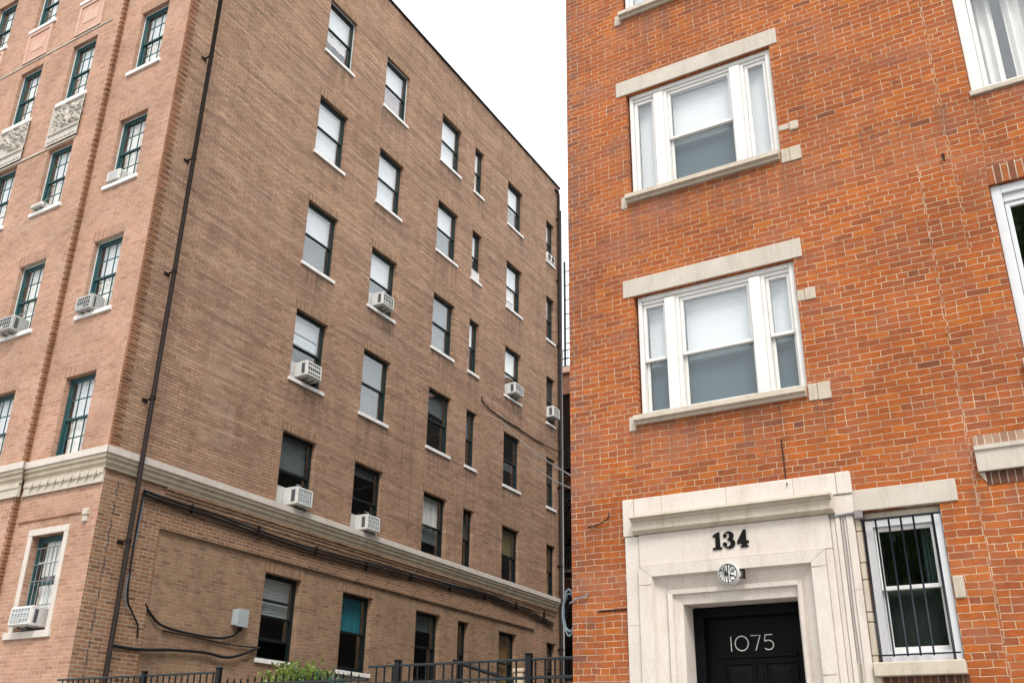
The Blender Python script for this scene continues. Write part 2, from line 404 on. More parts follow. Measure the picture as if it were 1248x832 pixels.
M['ochre_blind'] = blind_mat('ochre_wood_shutter', (.30,.17,.05), .09, .6, 'x')
M['curtain'] = blind_mat('white_cloth_curtain', (.86,.82,.77), .11, 1.0, 'x')
M['patterned_cloth'] = blind_mat('pinkish_patterned_cloth', (.42,.34,.36), .2, .4, 'x')
M['iron'] = paint_mat('black_painted_iron', (.004,.005,.007), .45, .2, .25, (.02,.02,.018))
M['rail_iron'] = paint_mat('black_rail_iron', (.008,.012,.015), .38, .3, .4, (.05,.055,.06))
M['bar_iron'] = paint_mat('dark_blue_bar_iron', (.005,.010,.018), .4, .2, .3, (.02,.02,.02))
M['pipe_metal'] = paint_mat('brown_black_pipe', (.014,.009,.007), .6, .4, .15, (.035,.022,.016))
M['grey_pipe'] = paint_mat('grey_pipe', (.20,.19,.19), .5, .4, .4, (.08,.07,.06))
M['cable'] = paint_mat('black_cable_rubber', (.006,.006,.007), .5, .2, .25, (.02,.02,.02))
M['pale_cable'] = paint_mat('bluish_white_cable', (.17,.225,.265), .5, .3, .4, (.1,.12,.14))
M['steel_box'] = paint_mat('galvanised_box', (.33,.37,.39), .42, .35, .5, (.18,.2,.2))
M['ac_white'] = paint_mat('off_white_case', (.55,.55,.535), .55, .5, .35, (.30,.25,.19))
M['ac_grey'] = paint_mat('grey_case', (.36,.365,.36), .5, .4, .4, (.22,.2,.17))
M['ac_coil'] = blind_mat('dark_fin_coil', (.05,.06,.065), .012, 1.0, 'x')
M['ac_silver'] = blind_mat('silver_fin_coil', (.34,.38,.41), .03, .8)
M['vent_slat'] = blind_mat('dark_side_louvre', (.10,.115,.125), .022, 1.0)
M['door_black'] = paint_mat('black_door_paint', (.0022,.0030,.0033), .5, .3, .10, (.005,.005,.005), .06)
M['numeral_black'] = paint_mat('black_numeral_paint', (.004,.004,.004), .5, .05, .12)
M['numeral_white'] = paint_mat('white_numeral_paint', (.62,.60,.56), .45, .1, .4)
M['disc_white'] = paint_mat('white_enamel', (.62,.62,.60), .4, .2, .5, (.3,.3,.3))
M['joint'] = paint_mat('dark_mortar_joint', (.32,.27,.215), .8, .3, .1, (.2,.16,.13))
M['asphalt'] = stone_mat('asphalt', (.045,.045,.047), (.06,.06,.06), (.03,.03,.03), .3, .8, 1.0)
M['concrete'] = stone_mat('pavement_concrete', (.26,.25,.235), (.33,.32,.30), (.14,.13,.12), .4, .5, 1.5)
M['roof_felt'] = stone_mat('roof_felt', (.05,.05,.052), (.075,.075,.075), (.03,.03,.03), .3, .5, 1.0)
M['wood_pale'] = stone_mat('pale_bare_timber', (.46,.36,.24), (.56,.46,.33), (.3,.22,.14), .5, .3, 4.0)
M['bark'] = stone_mat('tree_bark', (.07,.055,.04), (.11,.09,.07), (.04,.03,.025), .5, .9, 6.0)
def leaf_mat(name, a, b):
    nt = NT(name); co, x, y, z = nt.xyz()
    c = nt.mix(nt.ramp(nt.noise(co, 5.0, 3.0), [(.35, 0.0), (.65, 1.0)]), a, b)
    bs = nt.n('BsdfPrincipled', {'Base Color': c, 'Roughness': .5, 'Specular IOR Level': .4})
    tl = nt.n('BsdfTranslucent', {'Color': c})
    mx = nt.n('MixShader', {0: .3, 1: bs.outputs[0], 2: tl.outputs[0]})
    nt.t.links.new(mx.outputs[0], nt.out.inputs[0]); return nt.m
M['leaf'] = leaf_mat('tree_leaf', (.06,.13,.03), (.12,.21,.05))
M['leaf_yellow'] = leaf_mat('yellow_green_leaf', (.10,.17,.03), (.20,.24,.05))
M['leaf_blue'] = leaf_mat('blue_green_blade', (.04,.14,.09), (.10,.24,.16))


# ------------------------------------------------------------------ walls
def wall_mb(mb, u0, u1, z0, z1, ops, rev, d=0.0):
    """sheet with rectangular openings and their reveals; ops = (u0,u1,z0,z1)"""
    us = sorted({u0, u1, *[o[0] for o in ops], *[o[1] for o in ops]})
    zs = sorted({z0, z1, *[o[2] for o in ops], *[o[3] for o in ops]})
    us = [a for a in us if u0-1e-6 <= a <= u1+1e-6]; zs = [a for a in zs if z0-1e-6 <= a <= z1+1e-6]
    for i in range(len(us)-1):
        for j in range(len(zs)-1):
            cu = (us[i]+us[i+1])/2; cz = (zs[j]+zs[j+1])/2
            if any(o[0] < cu < o[1] and o[2] < cz < o[3] for o in ops): continue
            mb.quad((us[i],d,zs[j]), (us[i+1],d,zs[j]), (us[i+1],d,zs[j+1]), (us[i],d,zs[j+1]))
    for o in ops:
        a, b, c, e = o[:4]; r = o[4] if len(o) > 4 else rev
        mb.quad((a,d,c), (a,d+r,c), (a,d+r,e), (a,d,e)); mb.quad((b,d,e), (b,d+r,e), (b,d+r,c), (b,d,c))
        mb.quad((a,d,e), (a,d+r,e), (b,d+r,e), (b,d,e)); mb.quad((a,d,c), (b,d,c), (b,d+r,c), (a,d+r,c))
    return mb

CACHE = {}
def cached(key, fn, name, mat):
    if key not in CACHE: CACHE[key] = fn().mesh(name, mat)
    return CACHE[key]

def dh_window(parent, fr, u0, u1, z0, z1, d, fmat, up=None, low=None, sill=None, split=.5, glass=('glass','glass'),
              muntin=None, fw=.05, deep=.12, lintel=None, lifted=0.0, sillx=.05, edge=None):
    """double-hung window in an opening; origin at the lower left corner of the opening on the wall face"""
    w = round(u1-u0, 3); h = round(z1-z0, 3); m = round(h*split, 3); key = (w, h, m, fmat, fw, deep)
    fmb = lambda: MB().ring(0, w, deep, deep+.09, 0, h, fw, fw)
    win = part('window', cached(('f',)+key, fmb, 'window', M[fmat]), None, parent, fr, u0, d, z0)
    us = lambda: MB().ring(fw+.003, w-fw-.003, deep+.012, deep+.040, m-.02, h-fw-.003, .042)
    ls = lambda: MB().ring(fw+.003, w-fw-.003, deep+.046, deep+.074, fw+.003, m+.022, .045, .06)
    o1 = link('upper_sash', cached(('us',)+key, us, 'upper_sash', M[fmat]), win)
    o2 = link('lower_sash', cached(('ls',)+key, ls, 'lower_sash', M[fmat]), win, (0, 0, lifted))
    g = fw+.04
    pu = lambda: MB().box(g, w-g, deep+.024, deep+.028, m+.018, h-g)
    pl = lambda: MB().box(g, w-g, deep+.058, deep+.062, fw+.06, m-.02)
    link('upper_pane', cached(('pu', glass[0])+key, pu, 'upper_pane', M[glass[0]]), win)
    link('lower_pane', cached(('pl', glass[1])+key, pl, 'lower_pane', M[glass[1]]), win, (0, 0, lifted))
    if muntin:
        nc, nr, mm = muntin
        def mun():
            b = MB()
            for (zz0, zz1, dd) in ((m+.02, h-g, deep+.018), (fw+.06, m-.02, deep+.052)):
                for i in range(1, nc):
                    uu = g+(w-2*g)*i/nc; b.box(uu-.011, uu+.011, dd, dd+.016, zz0, zz1)
                for j in range(1, nr):
                    q = zz0+(zz1-zz0)*j/nr; b.box(g, w-g, dd+.001, dd+.015, q-.011, q+.011)
            return b
        link('muntins', cached(('mu', mm)+key, mun, 'muntins', M[mm]), win)
    def sh(lo, hi, mat, dd):
        if mat in ('curtain', 'teal_blind', 'patterned_cloth', 'ochre_blind'):
            n = 28; mb = MB()
            P = [(g-.03+(w-2*g+.06)*i/n, dd+.018*sin(i*1.9)+.010*sin(i*.7+lo)) for i in range(n+1)]
            for i in range(n):
                mb.quad((P[i][0], P[i][1], lo), (P[i+1][0], P[i+1][1], lo), (P[i+1][0], P[i+1][1], hi), (P[i][0], P[i][1], hi), True)
        else:
            mb = MB().box(g-.03, w-g+.03, dd, dd+.006, lo, hi)
        link('curtain' if mat in ('curtain', 'teal_blind', 'patterned_cloth') else 'blind', mb.mesh('blind', M[mat]), win)
    for (rng, sash) in ((up, 0), (low, 1)):
        if not rng: continue
        mat, frac = rng if isinstance(rng, tuple) else (rng, 1.0)
        lo, hi = ((m, h-fw) if sash == 0 else (fw, m-.004))
        sh(hi-(hi-lo)*frac, hi, mat, deep+.13 + .012*sash)
    if edge:
        link('storm_frame', cached(('ed', edge)+key, lambda: MB().ring(.004, w-.004, deep-.022, deep-.002, .004, h-.004, .022), 'storm_frame', M[edge]), win)
    if sill:
        sm, sp, st = sill
        link('sill', cached(('si',)+key+sill, lambda: MB().rbox(-sillx, w+sillx, -sp, deep-.002, -st, -.002, .004), 'sill', M[sm]), win)
    if lintel:
        lm, lh = lintel
        link('brick_lintel', cached(('li',)+key+lintel, lambda: MB().box(-.06, w+.06, -.005, .06, .002, lh), 'brick_lintel', M[lm]), win, (0, 0, h))
    return win


# ================================================================== LEFT BLOCK
left = tag(link('apartment_block', None, None, (-14, 11.08, 0)), 'tall brown brick apartment block with six rows of dark green windows along its side', 'building')
Z0L, ZTOP = -0.1, 20.62
SU = [(15.39, 1.13), (17.97, 1.13), (20.95, 1.13), (22.96, .56), (25.2, 1.06), (28.15, .62)]
ST = [3.66, 6.70, 9.61, 12.50, 15.58, 18.69]
WH = 1.68
UE = 29.25
NOT_YET = None
def srect(r, c):
    u, w = SU[c]; t = ST[r]; return (u, u+w, t-WH, t)
# ground-floor strip with a shallow recessed panel, plain wall above
panel = (12.45, 27.32, Z0L, 3.93)
mb = wall_mb(MB(), 11.08, UE, Z0L, 4.55, [(*panel, .045), (*srect(0, 5), .2)], .2)
part('base_wall', mb, M['corner_brick'], left, SW)
mb = wall_mb(MB(), 12.45, 27.32, Z0L, 3.93, [srect(0, c) for c in range(5)], .2, .045)
part('panel_wall', mb, M['panel_brick'], left, SW)
mb = wall_mb(MB(), 11.08, UE, 4.55, ZTOP, [srect(r, c) for r in range(1, 6) for c in range(6)], .2)
part('side_wall', mb, M['side_brick'], left, SW)
# rear wall, far side, roof
W2 = LF.w(-13, 0, 0)
mb = MB()
def wv(fr, u, d, z): return tuple(fr.w(u, d, z) - left.location)
A = SW.w(UE, 0, 0); B = LF.w(-13, 0, 0); Cc = Vector((B.x, A.y, 0))
for p, q in ((A, Cc), (Cc, B)):
    mb.quad(*[tuple(Vector((a.x, a.y, zz)) - left.location) for a, zz in ((p, Z0L+H), (q, Z0L+H), (q, ZTOP+H), (p, ZTOP+H))])
part('rear_wall', mb, M['side_brick'], left)
mb = MB(); mb.quad(*[tuple(Vector((a.x, a.y, ZTOP+H-.25)) - left.location) for a in (Vector((-14,11.08,0)), A, Cc, B)])
part('roof', mb, M['roof_felt'], left)
mb = MB().rbox(11.0, UE+.05, -.05, .30, ZTOP, ZTOP+.07, .01)
part('parapet_coping', mb, M['pipe_metal'], left, SW)
mb = MB().rbox(-13, -.31, -.13, .28, ZTOP+.002, ZTOP+.068, .01)
part('parapet_coping', mb, M['pipe_metal'], left, LF)
mb = MB()
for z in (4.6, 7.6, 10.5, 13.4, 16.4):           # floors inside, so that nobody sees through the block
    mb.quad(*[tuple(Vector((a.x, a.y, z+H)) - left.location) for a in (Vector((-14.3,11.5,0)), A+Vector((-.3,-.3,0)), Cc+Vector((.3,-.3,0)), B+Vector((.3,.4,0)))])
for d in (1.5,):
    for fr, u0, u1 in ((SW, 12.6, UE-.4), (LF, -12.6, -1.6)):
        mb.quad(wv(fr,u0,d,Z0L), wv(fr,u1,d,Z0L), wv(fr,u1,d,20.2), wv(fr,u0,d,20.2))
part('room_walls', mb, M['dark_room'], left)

# side windows: shade in the upper and lower half, row by row from the ground
STATE = {
 (0,0): (('slat_blind_wide', 1.0), None), (0,1): ('teal_blind', None), (0,2): (('grey_blind', .5), None), (0,3): (None, None), (0,4): (('ochre_blind', 1.0), ('ochre_blind', 1.0)), (0,5): (None, None),
 (1,0): (('grey_blind', .9), None), (1,1): (('grey_blind', .25), None), (1,2): ('curtain', ('grey_blind', .5)), (1,3): (('grey_blind', 1.0), None), (1,4): ('olive_blind', None), (1,5): (('ochre_blind', 1.0), ('ochre_blind', 1.0)),
 (2,0): (('slat_blind', .85), None), (2,1): ('grey_blind', ('grey_blind', 1.0)), (2,2): (('grey_blind', .7), None), (2,3): (('grey_blind', .9), None), (2,4): (None, ('grey_blind', .3)), (2,5): (None, None),
 (3,0): ('slat_blind', 'grey_blind'), (3,1): ('white_blind', ('grey_blind', .8)), (3,2): ('grey_blind', ('grey_blind', 1.0)), (3,3): ('curtain', None), (3,4): ('curtain', None), (3,5): ('grey_blind', None),  # second window's pale upper blind stands in for a reflected building
 (4,0): ('white_blind', 'white_blind'), (4,1): ('white_blind', 'white_blind'), (4,2): ('white_blind', 'grey_blind'), (4,3): ('white_blind', None), (4,4): ('white_blind', 'curtain'), (4,5): ('grey_blind', None),
 (5,0): ('white_blind', ('curtain', .35)), (5,1): ('white_blind', 'patterned_cloth'), (5,2): ('white_blind', 'white_blind'), (5,3): ('white_blind', 'curtain'), (5,4): ('white_blind', 'grey_blind'), (5,5): ('white_blind', None),
}
for r in range(6):
    for c in range(6):
        a, b, z0, z1 = srect(r, c)
        up, low = STATE[(r, c)]
        recess = .045 if (r == 0 and c < 5) else 0.0
        nosill = (r == 1)
        narrow = c in (3, 5)
        lifted = .32 if (r, c) in ((2,0), (0,0)) else 0.0
        dh_window(left, SW, a, b, z0, z1, recess, 'green_frame' if r > 1 else 'black_frame', up, low, None if nosill else ('white_sill', .045, .085),
                  lintel=('soldier_side', .21), fw=.045 if not narrow else .035, deep=.10 if r > 0 else .13, split=.5, lifted=lifted,
                  edge='pale_edge' if (r, c) in ((5,0),(5,1)) else None)

# street front: bay A flush with the corner, bays B, C, D stand 8 cm proud
JOG = -2.31
FA = (-1.69, -.80); FB = (-4.01, -3.12); FC = (-6.01, -5.13); FD = (-8.0, -7.12)
FT = {1: 3.68, 2: 6.69, 3: 9.62, 4: 12.57, 5: 15.48, 6: 18.45}
def fz(r): return (FT[r]-1.64, FT[r])
opsA = [(*FA, *fz(r)) for r in range(1, 7)]
opsB = [(*f, *fz(r)) for f in (FB, FC, FD) for r in range(1, 7)]
part('front_wall', wall_mb(MB(), JOG, 0, Z0L, ZTOP, opsA, .22), M['front_brick'], left, LF)
mb = wall_mb(MB(), -13, JOG, Z0L, ZTOP, opsB, .30, -.08)
part('front_wall', mb, M['front_brick'], left, LF)
mb = MB(); mb.quad((JOG,-.08,Z0L), (JOG,0,Z0L), (JOG,0,ZTOP), (JOG,-.08,ZTOP))
# toothed quoins on the jog and on the corner return
z = Z0L; k = 0
while z < ZTOP-.07:
    if not 4.4 < z < 5.1:
        mb.box(JOG-.05-.03*(k % 2), JOG+.010+.01*(k % 2), -.086-.006*(k % 2), .0, z, z+.056)
    z += .0668; k += 1
part('quoin', mb, M['quoin_brick'], left, LF)
mb = MB(); z = Z0L; k = 0
while z < ZTOP-.07:
    if not 4.4 < z < 5.1 and z > 5.0:
        mb.box(11.072, 11.08+(.19 if k % 2 else .12)+random.uniform(-.01,.01), -.004-.008*(k % 2), .05, z, z+.056)
    z += .0668; k += 1
part('quoin', mb, M['quoin_brick'], left, SW)

FSTATE = {('A',6): ('curtain','curtain'), ('A',5): ('curtain','curtain'), ('A',4): ('curtain','curtain'), ('A',3): ('curtain','curtain'), ('A',2): ('curtain','curtain')}
for nm, f, dd in (('A', FA, 0), ('B', FB, -.08), ('C', FC, -.08), ('D', FD, -.08)):
    for r in range(2, 7):
        z0, z1 = fz(r)
        up, low = ('white_blind', 'curtain') if (r + ord(nm)) % 3 else ('curtain', 'curtain')
        if (nm, r) == ('B', 6): up, low = ('curtain', 'grey_blind')
        dh_window(left, LF, f[0], f[1], z0, z1, dd, 'teal_frame', up, low, ('white_sill', .05, .09) if r > 2 else None, muntin=(3, 2, 'teal_frame'),
                  fw=.055, deep=.11, glass=('glass_clear','glass_clear'), sillx=.09, edge='pale_edge' if r > 2 else None, lintel=('soldier_front', .24) if (nm == 'A' or r < 4) else None)
# ground-floor front windows: white stone surrounds
for f, dd in ((FA, 0), (FB, -.08), (FC, -.08), (FD, -.08)):
    z0, z1 = fz(1)
    w = dh_window(left, LF, f[0], f[1], z0, z1, dd, 'teal_frame', ('curtain', .8), 'curtain', None, muntin=(2, 2, 'pale_edge'), fw=.06, deep=.13, glass=('glass_clear','glass_clear'))
    sw_ = f[1]-f[0]; hh = z1-z0
    s = MB()
    s.rbox(-.115, -.002, -.02, .06, -.0, hh+.002, .006); s.rbox(sw_+.002, sw_+.115, -.02, .06, 0, hh+.002, .006)
    s.rbox(-.115, sw_+.115, -.022, .06, hh+.003, hh+.12, .006)
    link('stone_surround', s.mesh('stone_surround', M['white_stone']), w)
    link('sill', MB().rbox(-.2, sw_+.17, -.05, .12, -.12, -.002, .008).mesh('sill', M['white_stone']), w)
    gmb = MB()
    for i in range(7):
        uu = .1+(sw_-.2)*i/6; gmb.tube([(uu, .07, .42), (uu, .07, hh-.2)], .007, 6)
    for zz in (.44, .85, hh-.5, hh-.22): gmb.tube([(.1, .062, zz), (sw_-.1, .062, zz)], .008, 6)
    link('window_guard', gmb.mesh('window_guard', M['grey_pipe']), w)

# belt course: white band, mouldings, corbelled bricks (side) or frieze with dentils (front)
P_band = [(.02,5.08),(-.15,5.06),(-.15,4.94),(-.135,4.93),(.02,4.93)]
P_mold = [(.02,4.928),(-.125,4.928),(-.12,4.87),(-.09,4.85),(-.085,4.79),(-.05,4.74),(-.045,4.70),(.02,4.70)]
for P, nm, mt in ((P_band, 'belt_course', 'white_stone'), (P_mold, 'belt_moulding', 'stain_shade_stone')):
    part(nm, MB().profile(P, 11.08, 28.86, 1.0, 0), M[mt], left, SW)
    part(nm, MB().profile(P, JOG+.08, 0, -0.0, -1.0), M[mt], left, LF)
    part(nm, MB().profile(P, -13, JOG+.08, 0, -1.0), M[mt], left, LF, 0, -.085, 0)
P_corb = [(.02,4.698),(-.065,4.698),(-.06,4.64),(-.035,4.635),(-.035,4.575),(-.018,4.57),(-.018,4.50),(.02,4.50)]
part('corbel_course', MB().profile(P_corb, 12.45, 28.80, 0, 0), M['corner_brick'], left, SW)
P_fri = [(.02,4.698),(-.05,4.698),(-.05,4.62),(-.03,4.60),(-.03,4.49),(-.045,4.48),(-.045,4.45),(.02,4.45)]
part('frieze', MB().profile(P_fri, JOG+.085, -.002), M['frieze_stone'], left, LF)
part('frieze', MB().profile(P_fri, -13, JOG+.05), M['frieze_stone'], left, LF, 0, -.085, 0)
for i in range(9):
    u = -2.02+i*.222; mb = MB()
    mb.rbox(u, u+.085, -.085, -.03, 4.60, 4.692, .012); mb.rbox(u+.10, u+.155, -.062, -.03, 4.58, 4.66, .015); mb.rbox(u+.015, u+.07, -.095, -.03, 4.57, 4.61, .01)
    part('dentil', mb, M['frieze_stone'], left, LF)
mb = MB().box(JOG+.12, -.36, -.018, .01, 3.955, 3.985)
part('string_course', mb, M['quoin_brick'], left, LF)
mb = MB().rbox(-.36, -.22, -.06, .02, 3.90, 4.02, .015); mb.rbox(-.345, -.235, -.045, .02, 3.79, 3.90, .015)
part('stone_bracket', mb, M['frieze_stone'], left, LF)
mb = MB().box(12.46, 27.31, -.012, .02, 3.94, 3.985)
part('string_course', mb, M['corner_brick'], left, SW)

# carved stone panels and pink terracotta panels on the proud bays
def carved(w, h, seed):
    rnd = random.Random(seed); mb = MB(); nx, nz = 56, 66
    sw = [(rnd.uniform(.1, w-.1), rnd.uniform(.38*h, .95*h), rnd.uniform(.07, .15), rnd.choice((-1, 1)), rnd.uniform(0, 6)) for _ in range(26)]
    def hgt(x, zz):
        e = min(x, w-x, zz, h-zz)
        if e < .04: return .05
        if zz < .27*h:
            return .012 + (.02 if .10*h < zz < .2*h and (x*7) % 1 > .25 else 0)
        if zz < .33*h: return .045
        v = 0
        for (cx, cz, r, s, ph) in sw:
            q = math.hypot(x-cx, zz-cz)
            if q < r:
                a = math.atan2(zz-cz, x-cx)
                v = max(v, (1-q/r)**.6*(.55+.45*sin(a*2*s+q*60+ph)))
        return .003 + .095*v
    base = 0
    mb.v = [(w*i/nx, -hgt(w*i/nx, h*j/nz), h*j/nz) for j in range(nz+1) for i in range(nx+1)]
    for j in range(nz):
        for i in range(nx):
            a = j*(nx+1)+i; mb.f.append((a, a+1, a+nx+2, a+nx+1)); mb.s.append(False)
    return mb
for i, f in enumerate((FB, FC, FD)):
    part('carved_panel', carved(1.13, 1.09, 5+i), M['carved_stone'], left, LF, f[0]-.12, -.083, 12.66)
mb = MB().box(-13, FB[1]+.05, -.105, -.06, 12.60, 12.645)
part('string_course', mb, M['frieze_stone'], left, LF)
mb = MB().box(-13, JOG-.35, -.10, -.06, 15.70, 15.735)
part('string_course', mb, M['frieze_stone'], left, LF)
for f in (FB, FC, FD):
    a, b = f[0]-.02, f[1]+.02
    q = part('terracotta_panel', MB().rbox(a, b, -.10, -.05, 15.76, 16.66, .004), M['pink_terracotta'], left, LF)
    t = MB().ring(a-.004, b+.004, -.125, -.06, 15.756, 16.664, .07); t.rbox(a+.22, b-.22, -.112, -.06, 16.05, 16.40, .01)
    link('panel_trim', t.mesh('panel_trim', M['pink_trim']), q)

# downpipes fixed to the side wall
def downpipe(u, z0, z1, r, mat, gooseneck=False, dd=.09):
    pts = [(u, -dd, z0), (u, -dd, z1)]
    if gooseneck: pts += [(u-.02, -.07, z1+.12), (u-.14, -.0, z1+.2)]
    t = MB(); zz = z0; 
    o = part('downpipe', t.tube(pts, r, 10), M[mat], left, SW)
    b = MB(); zz = z0+1.0
    while zz < z1:
        b.tube([(u, -dd, zz), (u, -dd, zz+.05)], r*1.22, 10); b.box(u-.012, u+.012, -dd+r*.9, -.002, zz+.01, zz+.04); b.box(u-r*1.5, u+r*1.5, -.012, -.001, zz-.01, zz+.06); zz += 2.6
    link('pipe_bracket', b.mesh('pipe_bracket', M[mat]), o)
downpipe(11.64, Z0L, ZTOP-.1, .045, 'pipe_metal', dd=.205)
downpipe(29.02, Z0L, 20.2, .055, 'pipe_metal', True)
downpipe(29.20, Z0L, 19.6, .03, 'grey_pipe')

# ------------------------------------------------------------------ air conditioners and other things at the windows
def smooth(P, n=6):
    """Catmull-Rom through the points"""
    P = [Vector(p) for p in P]; Q = [P[0]*2-P[1]] + P + [P[-1]*2-P[-2]]; out = []
    for i in range(1, len(Q)-2):
        for k in range(n):
            t = k/n; a, b, c, d = Q[i-1], Q[i], Q[i+1], Q[i+2]
            out.append(tuple(.5*((2*b)+(c-a)*t+(2*a-5*b+4*c-d)*t*t+(3*b-3*c+d-a)*t**3)))
    out.append(tuple(P[-1])); return out
rndac = random.Random(77)
def ac(fr, u, z, w, h, out, label, style='white', cat='air conditioner', group='window air conditioners on the brown apartment block', d=0.0):
    t = thing('window_air_conditioner', fr, u, d, z, label, cat, group)
    case = {'white': 'ac_white', 'grey': 'ac_grey'}.get(style, 'ac_white')
    b = MB().rbox(0, w, -out, .12, 0, h, .012)
    link('case', b.mesh('case', M[case]), t)
    fr_ = MB().ring(.012, w-.012, -out-.018, -out+.004, .014, h-.014, .035)
    link('rear_frame', fr_.mesh('rear_frame', M[case]), t)
    link('coil', MB().box(.046, w-.046, -out-.006, -out-.001, .048, h-.048).mesh('coil', M['ac_silver' if style == 'silver' else 'ac_coil']), t)
    g = MB()
    n = 6
    for i in range(1, n):
        uu = .046+(w-.092)*i/n; g.box(uu-.006, uu+.006, -out-.014, -out-.0065, .05, h-.05)
    if style == 'grille':
        for zz in (.33, .66): g.box(.05, w-.05, -out-.016, -out-.0066, h*zz-.02, h*zz+.02)
    else:
        for zz in (.35, .65): g.box(.05, w-.05, -out-.013, -out-.0067, h*zz-.006, h*zz+.006)
    link('grille', g.mesh('grille', M[case]), t)
    for uu, s in ((0, -1), (w, 1)):
        v = MB().box(uu-.004 if s < 0 else uu+.0005, uu-.0005 if s < 0 else uu+.004, -out+.05, -out*.42, h*.16, h*.84)
        link('side_vent', v.mesh('side_vent', M['vent_slat']), t)
    link('filler_panel', MB().box(-.30, 1.10-.30 if False else w+.02, .125, .14, -.0, h+.02).mesh('filler_panel', M['ac_white']), t) if style != 'bare' else None
    t.rotation_euler.x = -rndac.uniform(.0, .07)
    if rndac.random() < .7:
        cx = w*rndac.uniform(.2,.9); link('cord', MB().tube(smooth([(cx,-.02,h+.0),(cx+.03,-.04,h+.05),(cx+.06,-.02,h+.12),(cx+.05,.09,h+.16)]), .006, 6).mesh('cord', M['ac_grey']), t)
    q = MB().rbox(w*.12, w*.55, -out-.0215, -out-.0185, h*.16, h*.30, .001); link('label_plate', q.mesh('label_plate', M['ac_grey']), t) if rndac.random() < .5 else None
    s = MB().tube([(w*.3, -.02, -.03), (w*.3, -out*.7, -.012)], .01, 6); s.tube([(w*.7, -.02, -.03), (w*.7, -out*.7, -.012)], .01, 6)
    link('support', s.mesh('support', M['iron']), t)
    return t
ac(SW, 15.66, 8.02, .52, .36, .24, 'white air conditioner with black barred grille under a half open sash', 'grille')
ac(SW, 15.74, 5.12, .52, .38, .26, 'white air conditioner above the pale stone ledge, nearest the long black downpipe', 'silver')
ac(SW, 18.26, 5.10, .52, .36, .25, 'white air conditioner above the pale stone ledge, farther from the long black downpipe', 'silver')
ac(SW, 18.24, 10.90, .50, .35, .24, 'small white air conditioner alone in its row, under a window with a bright upper pane', 'white')
ac(SW, 25.42, 10.90, .56, .36, .26, 'white air conditioner hanging out under a curtained window near the thin black wire', 'white')
ac(SW, 28.16, 10.98, .48, .38, .26, 'white air conditioner tight against the downpipe at the far end of the wall', 'white')
ac(LF, -1.63, 7.98, .46, .31, .15, 'grey fronted air conditioner on the sill in the front window column nearest the corner', 'grey')
ac(LF, -3.96, 7.98, .52, .33, .22, 'boxy pale air conditioner at the picture edge, below and left of the carved stone panels', 'grey', d=-.08)
ac(LF, -1.63, 10.95, .38, .26, .07, 'flat silver air conditioner barely sticking out of the front window beside the carved panels', 'silver')
ac(LF, -1.56, 2.10, .58, .32, .20, 'large white air conditioner in the white stone framed ground floor window', 'silver')
ac(LF, -3.95, 10.96, .40, .10, .12, 'thin white air conditioner edge lying on the sill directly under a carved panel', 'white', d=-.08)
t = thing('window_fan', SW, 28.13, 0, 17.04, 'white twin window fan with two dark round openings in the topmost far window', 'window fan')
b = MB().rbox(0, .64, -.05, .06, 0, .30, .02); link('case', b.mesh('case', M['ac_white']), t)
for k in (0, 1):
    q = MB(); q.tube([(.17+.3*k, -.056, .15), (.17+.3*k, -.051, .15)], .11, 20); link('fan_opening', q.mesh('fan_opening', M['iron']), t)
t = thing('window_board', SW, 22.97, .10, 13.90, 'white board filling the bottom of the narrow window in the second row from the roof', 'board')
b = MB().rbox(.03, .53, -.05, -.01, .0, .34, .006); link('board_panel', b.mesh('board_panel', M['ac_white']), t)
b = MB().ring(.02, .54, -.06, -.045, -.01, .35, .025); link('board_frame', b.mesh('board_frame', M['white_sill']), t)
t = thing('sill_box', SW, 25.22, 0, 13.904, 'small white box on a wide window sill in the second row from the roof', 'box')
b = MB().rbox(.02, .34, -.04, .09, 0, .15, .01); link('box_body', b.mesh('box_body', M['ac_white']), t)
b = MB().rbox(.01, .35, -.05, .095, .151, .175, .006); link('lid', b.mesh('lid', M['ac_grey']), t)

# cables along the side wall
def sagged(P, n=6, seed=0, amp=.02):
    rnd = random.Random(seed); out = []
    for i in range(len(P)-1):
        a, b = Vector(P[i]), Vector(P[i+1])
        for k in range(n):
            q = a.lerp(b, k/n); out.append(q + Vector((0, rnd.uniform(-.003, .003), -amp*4*(k/n)*(1-k/n)+rnd.uniform(-.003, .003))))
    out.append(Vector(P[-1])); return [tuple(p) for p in out]
t = thing('cable_bundle', SW, 11.9, 0, 4.5, 'thick bundle of black cables running under the pale stone ledge', 'cable')
main = [(11.92-11.9,-.06,.02),(13.4,0,0),(16.4,0,0),(19.8,0,0),(24.2,0,0),(26.7,0,0),(28.5,0,0)]
zs_ = [4.50,4.48,4.37,4.46,4.54,4.48,4.27]
for i in range(4):
    P = [((m[0] if k == 0 else m[0]-11.9), -.05-.022*(i % 2), zs_[k]-4.5-.034*(i//2)-.014*i) for k, m in enumerate(main)]
    link('cable_strand', MB().tube(sagged(P, 7, i, .014), .022, 6).mesh('cable_strand', M['cable']), t)
link('cable_drop', MB().tube(smooth([(.03,-.05,0),(.0,-.05,-.8),(.04,-.05,-1.8),(.2,-.06,-2.1),(.36,-.05,-2.28),(.40,-.05,-2.5)]), .016, 6).mesh('cable_drop', M['cable']), t)
link('cable_drop', MB().tube(smooth([(.06,-.04,0),(.04,-.04,-.8),(.0,-.04,-1.8),(.1,-.05,-2.05)]), .010, 6).mesh('cable_drop', M['pale_cable']), t)
for k in range(9):
    uu = 1.2+k*1.85; zc = [0,-.02,-.09,-.13,-.07,-.03,0,.02,.01][k]-.05
    link('clip', MB().rbox(uu-.012, uu+.012, -.085, -.002, zc-.10, zc+.075, .003).mesh('clip', M['pipe_metal']), t)
